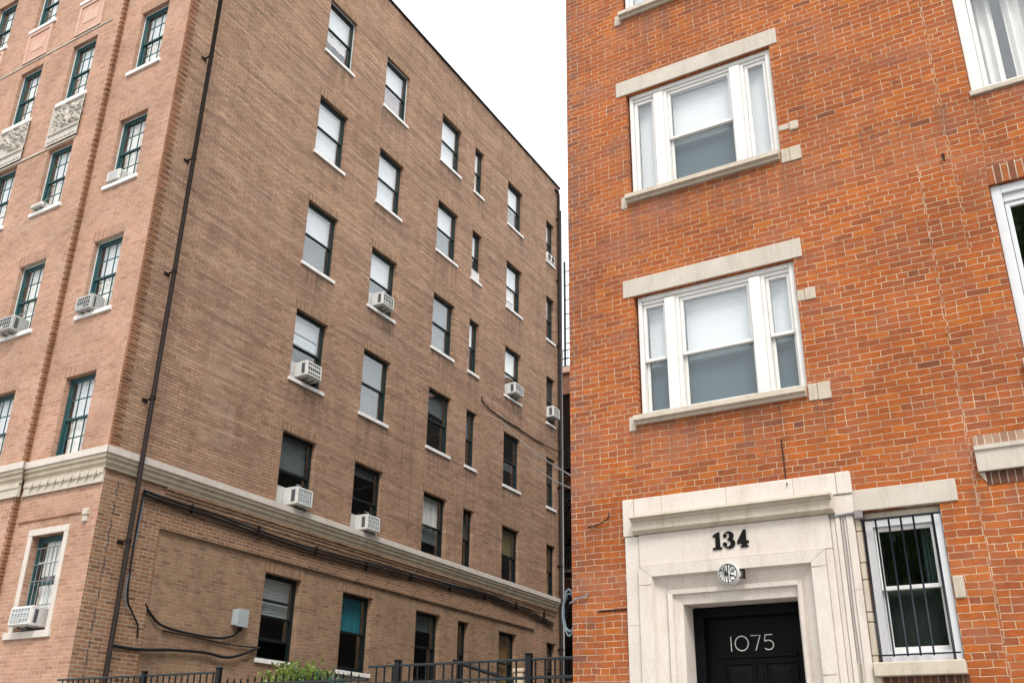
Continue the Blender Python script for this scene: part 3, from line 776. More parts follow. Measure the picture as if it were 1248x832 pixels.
link('thin_wire', MB().tube(sagged([(.3,-.03,-.10),(3.0,-.03,-.20),(6.2,-.03,-.25),(9.4,-.03,-.12),(12.6,-.03,-.10),(16.4,-.03,-.3)], 8, 9, .05), .006, 5).mesh('thin_wire', M['cable']), t)
t = thing('junction_box', SW, 14.58, .045, 2.50, 'grey metal junction box mounted on the brick wall beside a ground floor window', 'junction box')
link('box_body', MB().rbox(0, .30, -.14, -.002, 0, .30, .01).mesh('box_body', M['steel_box']), t)
link('lid', MB().rbox(-.008, .308, -.158, -.142, -.02, .312, .008).mesh('lid', M['steel_box']), t)
link('gland', MB().tube([(.2, -.07, -.09), (.2, -.07, .0)], .035, 10).mesh('gland', M['cable']), t)
t = tag(link('black_cable', MB().tube(smooth([(12.40-14.58,-.03,.10),(12.55-14.58,-.04,-.05),(12.85-14.58,-.05,-.22),(13.5-14.58,-.05,-.28),(14.2-14.58,-.05,-.28),(14.6-14.58,-.05,-.2),(14.78-14.58,-.07,-.05)]), .024, 8).mesh('black_cable', M['cable']),
    None, SW.w(14.58, .045, 2.50), SW.a), 'black cable looping up into the grey junction box', 'cable')
t = tag(link('black_cable', MB().tube(smooth([(11.86,-.07,1.83),(12.43,-.05,1.83),(13.2,-.05,1.90),(13.97,-.05,1.93),(14.5,-.06,1.90),(14.9,-.06,1.99),(15.36,-.05,2.16)]), .027, 8).mesh('black_cable', M['cable']),
    None, SW.w(0, .04, 0), SW.a), 'thick black cable from the long downpipe to the lowest window', 'cable')
t = tag(link('black_cable', MB().tube(smooth([(12.9,-.03,2.2),(13.8,-.03,2.17),(14.6,-.03,2.14),(15.2,-.03,2.16),(15.42,-.04,2.17)]), .013, 6).mesh('black_cable', M['cable']),
    None, SW.w(0, .04, 0), SW.a), 'thin black cable just below the grey junction box', 'cable')
t = tag(link('black_cable', MB().tube(sagged([(23.78,-.02,10.25),(23.8,-.03,10.12),(24.5,-.03,10.0),(26.0,-.03,9.97),(27.8,-.03,9.93),(29.0,-.13,9.98)], 5, 4, .03), .020, 6).mesh('black_cable', M['cable']),
    None, SW.w(0, 0, 0), SW.a), 'black wire sagging across the upper wall to the far downpipe', 'cable')
def wpt(fr, u, d, z): return fr.w(u, d, z)
E0 = RF.w(-5.19, .35, 3.15)
for k, (a, lab) in enumerate((((24.9, 9.9), 'upper grey overhead wire strung between the two brick buildings'), ((26.6, 9.2), 'lower grey overhead wire strung between the two brick buildings'))):
    p = SW.w(a[0], -.03, a[1]); q = E0 + Vector((0, 0, -.12*k))
    P = [tuple(p.lerp(q, i/16) - Vector((0, 0, .15*4*(i/16)*(1-i/16)))*1.0 - p) for i in range(17)]
    tag(link('overhead_wire', MB().tube(P, .011, 6).mesh('overhead_wire', M['grey_pipe']), None, p), lab, 'wire', 'wires between the buildings')


# ================================================================== RIGHT HOUSE
right = tag(link('row_house', None, None, tuple(RF.w(-5.19, 0, 0))[:2] + (0,)), 'orange red brick row house with white triple windows and a pale stone doorway', 'building')
ZR0, ZRT = -1.6, 12.4
UL, UR = -5.19, 3.4
TW = (-4.31, -2.375)                       # triple windows
TZ = [(3.735, 5.249), (6.668, 8.22), (9.60, 11.1)]
ops = [(*TW, a, b) for a, b in TZ] + [(-.33, 1.75, 3.62, 5.548), (-.31, 1.75, 6.712, 8.22), (-.31, 1.75, 9.65, 11.1)]
ops += [(-2.0, -1.285, .957, 2.36), (-4.25, -2.40, ZR0, 2.0, .02)]
part('facade_wall', wall_mb(MB(), UL, UR, ZR0, ZRT, ops, .16), M['red_brick'], right, RF)
def wr(u, d, z): return tuple(RF.w(u, d, z) - right.location)
mb = MB()
DB = 26.0
for (a, b) in (((UL,0),(UL,DB)), ((UL,DB),(UR,DB)), ((UR,DB),(UR,0))):
    mb.quad(wr(*a,ZR0), wr(*b,ZR0), wr(*b,ZRT), wr(*a,ZRT))
mbl = MB(); mbl.v = [(u, d, z) for u, d, z in [(UL,0,ZR0),(UL,DB,ZR0),(UL,DB,ZRT),(UL,0,ZRT),(UL,DB,ZR0),(UR,DB,ZR0),(UR,DB,ZRT),(UL,DB,ZRT),(UR,DB,ZR0),(UR,0,ZR0),(UR,0,ZRT),(UR,DB,ZRT)]]
mbl.f = [(0,1,2,3),(4,5,6,7),(8,9,10,11)]; mbl.s = [False]*3
part('side_walls', mbl, M['dull_brick'], right, RF)  # unseen; drawn deep and dark so the lower windows mirror a dark wall
mb = MB(); mb.quad((UL,0,ZRT-.2),(UR,0,ZRT-.2),(UR,DB,ZRT-.2),(UL,DB,ZRT-.2)); part('roof', mb, M['roof_felt'], right, RF)
part('roof_cornice', MB().rbox(UL-.08, UR+.08, -.25, .35, ZRT, ZRT+.35, .03), M['lintel_stone'], right, RF)
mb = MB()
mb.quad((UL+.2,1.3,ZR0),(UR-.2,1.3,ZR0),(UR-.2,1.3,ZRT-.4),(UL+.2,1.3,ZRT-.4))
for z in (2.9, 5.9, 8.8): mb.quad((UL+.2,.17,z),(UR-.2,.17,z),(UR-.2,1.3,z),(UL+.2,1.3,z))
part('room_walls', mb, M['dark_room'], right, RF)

def white_sash_unit(win, u0, u1, z0, z1, dd, split, pu='glass', pl='screen_glass', bu='slat_blind', bl='slat_blind', mat='white_paint', lowd=.0, single=False):
    """a pair of sashes between u0 and u1 (local to the window)"""
    m = z0+(z1-z0)*split
    if single:
        link('sash', MB().ring(u0, u1, dd, dd+.045, z0, z1, .045).mesh('sash', M[mat]), win)
        link('pane', MB().box(u0+.044, u1-.044, dd+.02, dd+.025, z0+.044, z1-.044).mesh('pane', M[pu]), win)
    else:
        link('upper_sash', MB().ring(u0, u1, dd, dd+.04, m-.022, z1, .038).mesh('upper_sash', M[mat]), win)
        link('lower_sash', MB().ring(u0, u1, dd+.045, dd+.085, z0, m+.02, .036, .05).mesh('lower_sash', M[mat]), win)
        link('upper_pane', MB().box(u0+.037, u1-.037, dd+.018, dd+.022, m+.015, z1-.037).mesh('upper_pane', M[pu]), win)
        link('lower_pane', MB().box(u0+.035, u1-.035, dd+.063, dd+.067, z0+.049, m-.015).mesh('lower_pane', M[pl]), win)
    if bu: link('blind', MB().box(u0+.02, u1-.02, dd+.13, dd+.138, m if bl != bu else z0+.03, z1-.01).mesh('blind', M[bu]), win)
    if bl and bl != bu:
        link('blind', MB().box(u0+.02, u1-.02, dd+.132, dd+.14, z0+.03, m-.004).mesh('blind', M[bl]), win)

def triple(k, z0, z1, top=False):
    w = TW[1]-TW[0]; h = z1-z0
    f = MB()
    f.rbox(0.026, .075, .055, .19, 0, h, .006); f.rbox(w-.075, w-.004, .05, .19, 0, h, .006)
    f.rbox(.075, w-.075, .052, .19, h-.06, h-.002, .006); f.rbox(.075, w-.075, .075, .19, h-.105, h-.06, .006)
    f.rbox(.075, w-.075, .07, .19, 0, .03, .005)
    win = part('window', f, M['white_paint'], right, RF, TW[0], 0, z0)
    for a, b in ((.372, .545), (w-.535, w-.36)):                 # the two broad mullions
        q = MB().rbox(a, b-.045, .035, .19, .028, h-.085, .006); q.rbox(b-.045, b, .062, .19, .030, h-.088, .006)
        link('mullion', q.mesh('mullion', M['white_paint']), win)
    if k == 0:
        cfg = [('glass','screen_glass','slat_blind','slat_blind'), ('glass','screen_glass','slat_blind','slat_blind'), ('glass','screen_glass','slat_blind','slat_blind')]
    else:
        cfg = [('glass','glass','white_blind','white_blind'), ('glass','screen_glass','white_blind','slat_blind'), ('glass','glass','white_blind','white_blind')]
    for (a, b), c in zip(((.078, .37), (.547, w-.537), (w-.358, w-.078)), cfg):
        narrow = b-a < .4
        white_sash_unit(win, a, b, .032, h-.107, .09, .5 if k else .485, c[0], c[1], c[2], c[3], single=(k > 0 and narrow))
    # stone lintel and sill belong to the window
    l = MB().rbox(-.135, w+.105, -.014, .08, .004, .238, .006)
    link('lintel', l.mesh('lintel', M['lintel_stone']), win, (0, 0, h))
    s = MB().profile([(.1,-.002),(-.085,-.012),(-.09,-.07),(-.045,-.085),(-.04,-.112),(.1,-.112)], -.03, w-.012)
    s.rbox(-.115, -.031, -.012, .08, -.17, .0, .006)
    link('sill', s.mesh('sill', M['sill_stone']), win)
    q = MB().rbox(w+.002, w+.098, -.012, .08, -.165, .02, .006); q.rbox(w+.102, w+.232, -.016, .08, -.17, .02, .006)
    link('stone_block', q.mesh('stone_block', M['sill_stone']), win)
    q = MB().rbox(w+.002, w+.08, -.008, .08, .985 if k == 0 else .355, 1.115 if k == 0 else .45, .008)
    if k: q = MB().rbox(w+.002, w+.13, -.008, .08, .275, .36, .01); q.rbox(w+.134, w+.235, -.02, .08, .24, .365, .012)
    else: q.rbox(w+.085, w+.20, -.014, .08, .98, 1.122, .008)
    link('stone_block', q.mesh('stone_block', M['sill_stone']), win)
    return win
for k, (a, b) in enumerate(TZ): triple(k, a, b)

def wide_window(u0, u1, z0, z1, kind):
    w = u1-u0; h = z1-z0
    mat = 'pale_blue_paint' if kind == 'green' else 'white_paint'
    f = MB(); jw = .10 if kind == 'green' else .13
    f.rbox(.004, jw, .04, .19, 0, h, .006); f.rbox(w-jw, w-.004, .04, .19, 0, h, .006)
    f.rbox(jw, w-jw, .042, .19, h-.10, h-.004, .006); f.rbox(jw, w-jw, .075, .19, h-.19, h-.10, .006); f.rbox(jw, w-jw, .045, .19, 0, .04, .006)
    win = part('window', f, M[mat], right, RF, u0, 0, z0)
    units = ((jw+.005, w*.36), (w*.36+.11, w*.64-.11), (w*.64, w-jw-.005)) if kind != 'green' else ((jw+.005, w*.5-.05), (w*.5+.05, w-jw-.005))
    if kind == 'green': units = ((jw+.005, w-jw-.005),)
    for i, (a, b) in enumerate(units):
        white_sash_unit(win, a, b, .045, h-.195, .09, .52, 'glass', 'glass', None, None, mat, single=True)
    if kind != 'green':
        for a, b in ((w*.36+.003, w*.36+.107), (w*.64-.107, w*.64-.003)):
            link('mullion', MB().rbox(a, b, .05, .19, .04, h-.19, .006).mesh('mullion', M[mat]), win)
        n = 120; mb = MB()
        P = [(jw+(w-2*jw)*i/n, .26+.03*sin(i*.9)+.014*sin(i*.37)) for i in range(n+1)]
        for i in range(n):
            if 14 < i < 22 or 60 < i < 64: continue
            mb.quad((P[i][0],P[i][1],.02),(P[i+1][0],P[i+1][1],.02),(P[i+1][0],P[i+1][1],h-.1),(P[i][0],P[i][1],h-.1), True)
        link('curtain', mb.mesh('curtain', M['curtain']), win)
        link('sill', MB().rbox(-.012, w+.02, -.03, .1, -.062, -.002, .006).mesh('sill', M['sill_stone']), win)
    else:
        link('brick_lintel', MB().box(.012, w+.02, -.006, .05, .004, .22).mesh('brick_lintel', M['red_soldier']), win, (0, 0, h))
        link('sill', MB().rbox(-.02, w+.02, -.07, .1, -.12, -.002, .006).mesh('sill', M['sill_stone']), win)
wide_window(-.33, 1.75, 3.62, 5.548, 'green')
wide_window(-.31, 1.75, 6.712, 8.22, 'curtained')
wide_window(-.31, 1.75, 9.65, 11.1, 'curtained')

# stone cornice of the neighbouring opening at the right edge, with brick rows above and below
q = part('stone_band', MB().profile([(.02,2.845),(-.075,2.84),(-.075,2.80),(-.055,2.79),(-.055,2.60),(.02,2.60)], -.90, 1.9), M['lintel_stone'], right, RF)
link('brick_row', MB().box(-.905, 1.9, -.008, .02, 2.848, 2.955).mesh('brick_row', M['pink_soldier']), q)
link('brick_row', MB().box(-.845, 1.9, -.008, .02, 2.475, 2.596).mesh('brick_row', M['dark_soldier']), q)
link('mortar_fillet', MB().poly([(-.90,2.595),(-.845,2.595),(-.845,2.50)], -.012, .01).mesh('mortar_fillet', M['sill_stone']), q)

# doorway: stone surround
sur = MB()
sur.rbox(-4.51, -4.345, -.045, .06, ZR0, 2.352, .008); sur.rbox(-4.525, -4.395, -.052, .06, 2.358, 2.768, .008)
sur.rbox(-4.391, -2.20, -.050, .06, 2.545, 2.766, .008); sur.rbox(-2.196, -2.055, -.052, .06, 2.545, 2.769, .008)
sur.rbox(-2.30, -2.062, -.035, .06, 2.34, 2.541, .006)
sur.rbox(-4.34, -2.303, -.060, .06, 2.022, 2.36, .006)
door_way = part('door_surround', sur, M['limestone'], right, RF)
cor = MB().profile([(0,2.552),(-.20,2.545),(-.205,2.520),(-.165,2.510),(-.150,2.490),(-.135,2.485),(-.135,2.395),(-.11,2.375),(-.085,2.362),(0,2.362)], -4.385, -2.235)
link('door_cornice', cor.mesh('door_cornice', M['cornice_stone']), door_way)
jt = MB()
for uu in (-4.06, -3.33, -2.62): jt.box(uu-.0022, uu+.0022, -.0512, -.045, 2.556, 2.764)
for zz in (1.42, .35): jt.box(-4.508, -4.347, -.0462, -.04, zz-.0022, zz+.0022)
for zz in (1.62, .62): jt.box(-2.144, -2.074, -.0372, -.03, zz-.0022, zz+.0022); jt.box(-4.342, -4.203, -.0862, -.08, zz+.20, zz+.2044); jt.box(-2.514, -2.375, -.0862, -.08, zz+.24, zz+.2444)
jt.tube([(-4.341,-.0855,2.017),(-4.20,-.0805,1.905)], .0016, 4); jt.tube([(-2.375,-.0855,2.017),(-2.516,-.0805,1.905)], .0016, 4)
for uu in (-4.05, -2.66): jt.tube([(uu, -.0125, 1.755),(-4.004 if uu < -3 else -2.691, -.0065, 1.714)], .0016, 4)
link('stone_joints', jt.mesh('stone_joints', M['joint']), door_way)
# fluted strip to the right of the architrave
fl = MB()
fl.rbox(-2.371, -2.302, -.058, .06, ZR0, 2.018, .004); fl.rbox(-2.300, -2.255, -.030, .06, ZR0, 2.336, .004); fl.rbox(-2.250, -2.205, -.042, .06, ZR0, 2.334, .006); fl.rbox(-2.200, -2.150, -.026, .06, ZR0, 2.335, .004); fl.rbox(-2.146, -2.072, -.036, .06, ZR0, 2.334, .006)
link('fluted_strip', fl.mesh('fluted_strip', M['limestone']), door_way)
rnd = random.Random(3); jag = MB(); z = .70
while z < 2.33:                                  # ragged stone teeth beside the barred window
    hgt = rnd.choice((.09, .16, .22, .30)); hgt = min(hgt, 2.33-z)
    jag.rbox(-2.068, -2.005+rnd.uniform(-.012, .008), -.020, .14, z, z+hgt-.006, .008); z += hgt
link('stone_teeth', jag.mesh('stone_teeth', M['sill_stone']), door_way)
# architrave in three mitred steps around the opening (u0,u1,ztop, depth)
def arch(u0, u1, zt, v0, v1, zt2, da, db):
    """mitred band between the outer rectangle at depth da and the inner one at depth db"""
    mb = MB(); zb = ZR0
    O = [(u0,da,zb),(u0,da,zt),(u1,da,zt),(u1,da,zb)]; I = [(v0,db,zb),(v0,db,zt2),(v1,db,zt2),(v1,db,zb)]
    for i in range(3): mb.quad(O[i], I[i], I[i+1], O[i+1])
    return mb
ar = MB()
def addarch(*a):
    q = arch(*a); n = len(ar.v); ar.v += q.v; ar.f += [tuple(n+i for i in f) for f in q.f]; ar.s += q.s
addarch(-4.343, -2.373, 2.019, -4.343, -2.373, 2.019, 0.02, -.085)
addarch(-4.343, -2.373, 2.019, -4.20, -2.516, 1.905, -.085, -.080)
addarch(-4.20, -2.516, 1.905, -4.185, -2.53, 1.885, -.080, -.010)
addarch(-4.185, -2.53, 1.885, -4.06, -2.645, 1.765, -.010, .030)
addarch(-4.06, -2.645, 1.765, -4.055, -2.65, 1.76, .030, -.012)
addarch(-4.055, -2.65, 1.76, -4.005, -2.69, 1.715, -.012, -.006)
addarch(-4.005, -2.69, 1.715, -4.0, -2.695, 1.71, -.006, .03)
addarch(-4.0, -2.695, 1.71, -3.955, -2.70, 1.665, .03, .036)
addarch(-3.955, -2.70, 1.665, -3.91, -2.715, 1.61, .036, .046)
addarch(-3.91, -2.715, 1.61, -3.91, -2.715, 1.61, .046, .37)
link('architrave', ar.mesh('architrave', M['limestone']), door_way)

# door with its transom and raised panels, set 0.38 m deep
dmb = MB().rbox(-3.96, -2.67, .40, .46, -.85, 1.70, .004)
door = part('door', dmb, M['door_black'], right, RF)
fm = MB().rbox(-3.909, -3.80, .30, .402, -.85, 1.60, .008); fm.rbox(-2.80, -2.716, .30, .402, -.85, 1.60, .008); fm.rbox(-3.80, -2.80, .31, .402, 1.50, 1.60, .008)
link('door_frame', fm.mesh('door_frame', M['door_black']), door)
pn = MB().rbox(-3.70, -2.86, .384, .402, 1.090, 1.140, .012)
for a, b in ((-3.66, -3.30), (-3.22, -2.87)):
    for z0, z1 in ((.10, 1.06), (-.70, -.02)):
        pn.ring(a, b, .384, .402, z0, z1, .03); 
        n = len(pn.v); i = .045; e = .10
        pn.v += [(a+i,.40,z0+i),(b-i,.40,z0+i),(b-i,.40,z1-i),(a+i,.40,z1-i),(a+e,.378,z0+e),(b-e,.378,z0+e),(b-e,.378,z1-e),(a+e,.378,z1-e)]
        for k in range(4): pn.f.append((n+k, n+(k+1)%4, n+4+(k+1)%4, n+4+k)); pn.s.append(False)
        pn.f.append((n+4,n+5,n+6,n+7)); pn.s.append(False)
link('door_panel', pn.mesh('door_panel', M['door_black']), door)
link('handle', MB().tube([(-2.90,.39,.0),(-2.90,.33,.0)], .03, 12).mesh('handle', M['steel_box']), door)

# numbers on the doorway
def arc(cx, cz, rx, rz, a0, a1, n=14): return [(cx+rx*cos(radians(a0+(a1-a0)*i/n)), cz+rz*sin(radians(a0+(a1-a0)*i/n))) for i in range(n+1)]
num = MB()
# heavy serif 134, 0.175 high
num.poly([(0,.0),(.098,.0),(.098,.020),(.080,.026),(.080,.178),(.060,.178),(.006,.150),(.008,.130),(.032,.134),(.032,.026),(0,.020)], -.012, 0)
o3 = arc(.0,.0,1,1,0,1,1)
out = arc(.178,.130,.052,.048,160,-62,12) + arc(.180,.052,.062,.053,62,-165,14)
inn = arc(.160,.052,.034,.030,-150,70,10) + [(.158,.094)] + arc(.158,.132,.026,.030,-70,150,10)
num.poly(out + inn, -.012, 0)
num.poly(arc(.137,.135,.020,.020,0,360,12)[:-1], -.013, 0); num.poly(arc(.132,.048,.023,.022,0,360,12)[:-1], -.013, 0)
num.poly([(.352,0),(.352,.178),(.332,.178),(.270,.062),(.270,.042),(.304,.042),(.304,0)][::1] and [(.262,.040),(.312,.040),(.312,.018),(.294,.014),(.294,0),(.378,0),(.378,.014),(.360,.018),(.360,.040),(.384,.040),(.384,.066),(.360,.066),(.360,.178),(.334,.178),(.262,.062)], -.012, -.0005)
num4 = num
tag(link('house_number', num.mesh('house_number', M['numeral_black']), None, RF.w(-3.505, -.0605, 2.118), RF.a), 'bold black house number 134 on the pale stone above the door', 'house number')
n2 = MB(); r = .0062
n2.tube([(.012,0,0),(.012,0,.148)], r, 8)
n2.tube([(.125+.070*cos(a*pi/16), 0, .074+.072*sin(a*pi/16)) for a in range(33)], r, 8, False)
n2.tube([(.225,0,.146),(.325,0,.146),(.270,0,.0)], r, 8)
n2.tube([(.452,0,.147),(.376,0,.147),(.366,0,.080)] + [(.405+.052*cos(radians(a)), 0, .047+.046*sin(radians(a))) for a in range(125,-151,-12)], r, 8)
tag(link('house_number', n2.mesh('house_number', M['numeral_white']), None, RF.w(-3.556, .392, 1.163), RF.a), 'thin white house number 1075 on the black door', 'house number')
# round white disc with black tracery over the door
t = thing('wall_medallion', RF, -3.337, -.085, 1.855, 'round white disc with black tracery fixed over the doorway', 'medallion')
link('disc', MB().tube([(0,.0,0),(0,-.055,0),(0,-.065,0)], [.112,.112,.104], 32).mesh('disc', M['disc_white']), t)
pt = MB(); q = .0038; dd = -.067
pt.tube([(0,dd,-.09),(0,dd,.09)], .006, 6)
pt.tube([(.094*cos(a*pi/16),dd,.094*sin(a*pi/16)) for a in range(33)], q, 5, False)
for a in (120, 140, 158, 178, 200, 222, 242): pt.tube([(-.01,dd,-.012),(.05*cos(radians(a)),dd,.05*sin(radians(a))+.01),(.088*cos(radians(a+8)),dd,.088*sin(radians(a+8)))], q, 5)
for cz, r_ in ((.045,.03),(-.005,.024),(-.05,.028)):
    pt.tube([(.048+r_*cos(radians(a)),dd,cz+r_*.8*sin(radians(a))) for a in range(30,330,25)], q, 5)
pt.tube([(.02,dd,.085),(.05,dd,.04),(.085,dd,.03)], q, 5); pt.tube([(.015,dd,-.02),(.06,dd,-.025),(.08,dd,-.05)], q*1.4, 5); pt.tube([(-.08,dd,.03),(-.04,dd,.05),(-.015,dd,.08)], q, 5)
link('tracery', pt.mesh('tracery', M['iron']), t)
br = MB().tube([(.10,-.02,.03),(.16,-.02,.03)], .008, 8); br.tube([(.10,-.02,-.04),(.16,.0,-.05)], .008, 8); br.box(.140,.150,-.03,.03,-.05,.04)
link('side_bracket', br.mesh('side_bracket', M['pipe_metal']), t)

# barred window beside the door
u0, u1, z0, z1 = -2.0, -1.285, .957, 2.36
w = u1-u0; h = z1-z0
f = MB(); f.rbox(.004, .075, .05, .19, 0, h-.09, .006); f.rbox(w-.085, w-.004, .03, .19, 0, h-.09, .006); f.rbox(.075, w-.085, .052, .19, h-.155, h-.09, .006); f.rbox(.075, w-.085, .052, .19, 0, .09, .006)
win = part('window', f, M['pale_blue_paint'], right, RF, u0, 0, z0)
white_sash_unit(win, .078, w-.088, .092, h-.157, .085, .505, 'glass', 'screen_glass', None, ('olive_grey_blind'), 'white_paint')
mb = MB(); n = 24
P = [(.47+(w-.56)*i/n, .24+.02*sin(i*1.3)) for i in range(n+1)]
for i in range(n): mb.quad((P[i][0],P[i][1],.68),(P[i+1][0],P[i+1][1],.68),(P[i+1][0],P[i+1][1],h-.17),(P[i][0],P[i][1],h-.17), True)
link('curtain', mb.mesh('curtain', M['green_curtain']), win)
link('lintel', MB().rbox(-.066, w+.17, -.018, .08, .004, .215, .006).mesh('lintel', M['lintel_stone']), win, (0, 0, h))
link('window_head', MB().rbox(.004, w-.004, .06, .19, h-.088, h-.002, .01).mesh('window_head', M['sill_stone']), win)
s = MB().rbox(-.055, w+.012, -.085, .1, -.125, -.003, .008); s.rbox(-.24, -.058, -.03, .06, -.30, .0, .01)
link('sill', s.mesh('sill', M['sill_stone']), win)
link('brick_row', MB().box(-.05, w+.02, -.003, .03, -.26, -.127).mesh('brick_row', M['dark_soldier']), win)
link('stone_block', MB().rbox(w+.006, w+.10, -.016, .06, .525, .722, .008).mesh('stone_block', M['sill_stone']), win)
t = thing('window_grille', RF, -2.0, 0, .957, 'dark iron bar grille over the small window beside the pale doorway', 'grille')
for i, uu in enumerate((.012, .126, .247, .357, .470, .640)):
    link('bar', MB().tube([(uu+.004, -.03, .045 if i not in (0, 5) else -.002), (uu, -.03, 1.302)], .0095 if i not in (0, 5) else .012, 8).mesh('bar', M['bar_iron']), t)
link('top_rail', MB().rbox(-.01, .72, -.042, -.024, 1.300, 1.318, .003).mesh('top_rail', M['bar_iron']), t)
link('bottom_rail', MB().rbox(.0, .70, -.042, -.030, .052, .066, .003).mesh('bottom_rail', M['bar_iron']), t)
link('wall_bracket', MB().tube([(-.31, -.045, 1.375), (-.12, -.045, 1.385), (.02, -.045, 1.385)], .014, 8).rbox(-.06, .02, -.07, -.02, 1.325, 1.41, .006).mesh('wall_bracket', M['grey_pipe']), t)

# small wires on the house
tag(link('thin_wire', MB().tube(smooth([(-2.17,-.052,2.30),(-2.165,-.05,1.9),(-2.175,-.05,1.4),(-2.17,-.05,.9),(-2.19,-.05,.2)]), .006, 6).mesh('thin_wire', M['grey_pipe']), None, RF.w(0,0,0), RF.a), 'thin grey wire hanging straight down the fluted stone beside the door', 'wire')
tag(link('thin_wire', MB().tube(smooth([(-2.70,-.02,3.2),(-2.695,-.02,2.95),(-2.69,-.03,2.76),(-2.67,-.075,2.70)]), .006, 6).mesh('thin_wire', M['cable']), None, RF.w(0,0,0), RF.a), 'short dark wire end hanging over the top of the doorway', 'wire')
tag(link('thin_wire', MB().tube(smooth([(-4.70,-.02,2.66),(-4.69,-.06,2.60),(-4.73,-.05,2.57),(-4.85,-.02,2.535),(-4.97,-.02,2.52)]), .007, 6).mesh('thin_wire', M['cable']), None, RF.w(0,0,0), RF.a), 'small dark hooked wire on the bricks left of the doorway', 'wire')
mb = MB().rbox(-4.87, -4.50, -.012, .02, 1.590, 1.604, .002)  # flat dark bar standing in for a black crack
tag(link('crack_strip', mb.mesh('crack_strip', M['iron']), None, RF.w(0,0,0), RF.a), 'thin dark strap lying flat on the bricks beside the stone doorway', 'crack')
t = thing('anchor_bolt', RF, -.69, 0, 6.03, 'small rusty anchor bolt sticking out of the upper right brickwork', 'bolt')
link('plate', MB().rbox(-.014,.014,-.008,.0,-.018,.018,.003).mesh('plate', M['pipe_metal']), t); link('shank', MB().tube([(0,-.005,.01),(.003,-.035,.01),(.006,-.04,-.085)], .009, 8).mesh('shank', M['pipe_metal']), t)
# coiled cable on the outer corner
co = MB(); rnd = random.Random(8)
for k in range(6):
    ph = rnd.uniform(0, 6); rr = rnd.uniform(.19, .255); ru = rnd.uniform(.07, .12)
    co.tube([(-.075+ru*cos(a*pi/14)+rnd.uniform(-.006,.006), .06+.02*k*.5, rr*sin(a*pi/14)+rnd.uniform(-.008,.008)) for a in range(29)], .0075, 5)
co.tube(smooth([(-.02,-.015,.08),(.08,-.03,.12),(.16,-.03,.13),(.22,-.025,.165)]), .008, 5)
tag(link('cable_coil', co.mesh('cable_coil', M['pale_cable']), None, RF.w(-5.19, 0, 1.625), RF.a), 'bluish coil of cable hung on the corner of the orange brick house', 'cable coil')


# ================================================================== COURTYARD
GY = -.1+H                                       # raised yard between the buildings, world z
def sheet(name, pts, z, mat):
    mb = MB(); n = len(pts); mb.v = [(x, y, z) for x, y in pts]; mb.f = [tuple(range(n))]; mb.s = [False]
    return tag(link(name, mb.mesh(name, M[mat])), kind='structure')
sheet('ground', [(-600,-600),(600,-600),(600,600),(-600,600)], -.06, 'concrete')
sheet('road', [(-200,-12),(200,-12.0),(200,-1.2),(-200,-1.2)], -.056+.0, 'asphalt')
mb = MB().box(-200, 200, -1.2, 9.0, -.3, 0.0); tag(link('pavement', mb.mesh('pavement', M['concrete'])), kind='structure')
mb = MB().box(-200, 200, -1.36, -1.201, -.3, .002); tag(link('kerb', mb.mesh('kerb', M['lintel_stone'])), kind='structure')
mb = MB().box(-13.99, -4.69, 9.9, 60, -.2, GY); tag(link('courtyard', mb.mesh('courtyard', M['concrete'])), kind='structure')
mb = MB()
for i in range(4): mb.box(-4.4, -2.2, 8.3+.36*i, 9.75, .0, .17*(i+1))
tag(link('door_steps', mb.mesh('door_steps', M['concrete'])), 'grey stone steps leading up to the black front door', 'steps')

def fence_pt(x): return 10.16+(-5.2-x)*.035
FA_ = -math.atan(.035)
def fence(x0, x1, zt, posts, pickets_to, low, label, group, tip=False, rail=True, base=-.05):
    t = link('iron_fence', None, None, (x0, fence_pt(x0), GY), FA_); tag(t, label, 'fence', group)
    L = (x1-x0)/cos(FA_); top = zt+H-GY
    n = int(L/.118)
    pk = None
    for i in range(1, n):
        u = L*i/n
        if any(abs(u-(p-x0)) < .05 for p in posts): continue
        mb = MB(); hh = top-.01 if not tip else top+random.uniform(-.03, .03)
        if tip:
            mb.tube([(u,0,0),(u,0,hh-.09)], .0085, 6); mb.tube([(u,0,hh-.09),(u,0,hh-.065),(u,0,hh)], [.009,.017,.001], 6)
        else:
            mb.box(u-.008, u+.008, -.008, .008, 0, hh)
        link('picket', mb.mesh('picket', M['iron']), t)
    if rail:
        link('top_rail', MB().rbox(0, L, -.018, .018, top-.024, top+.003, .006).mesh('top_rail', M['rail_iron']), t)
    for z in low:
        link('lower_rail', MB().rbox(0, L, -.016, .016, z+H-GY-.016, z+H-GY+.016, .005).mesh('lower_rail', M['rail_iron']), t)
    for p in posts:
        u = p-x0; mb = MB().rbox(u-.035, u+.035, -.035, .035, 0, top+.035, .008); mb.rbox(u-.042, u+.042, -.042, .042, top+.036, top+.06, .012)
        link('post', mb.mesh('post', M['iron']), t)
fence(-7.52, -4.70, 1.155, [-7.08, -5.27], None, (.95,), 'black iron railing with two capped posts against the orange brick corner', 'iron fence sections')
fence(-13.4, -10.03, 1.175, [-11.51, -10.05], None, (.2,), 'black iron railing section under the long downpipe by the block corner', 'iron fence sections')
fence(-10.0, -7.54, 1.105, [], None, (1.0, .2), 'low spear topped iron fence section with a shrub growing through it', 'iron fence sections', tip=True, rail=False)

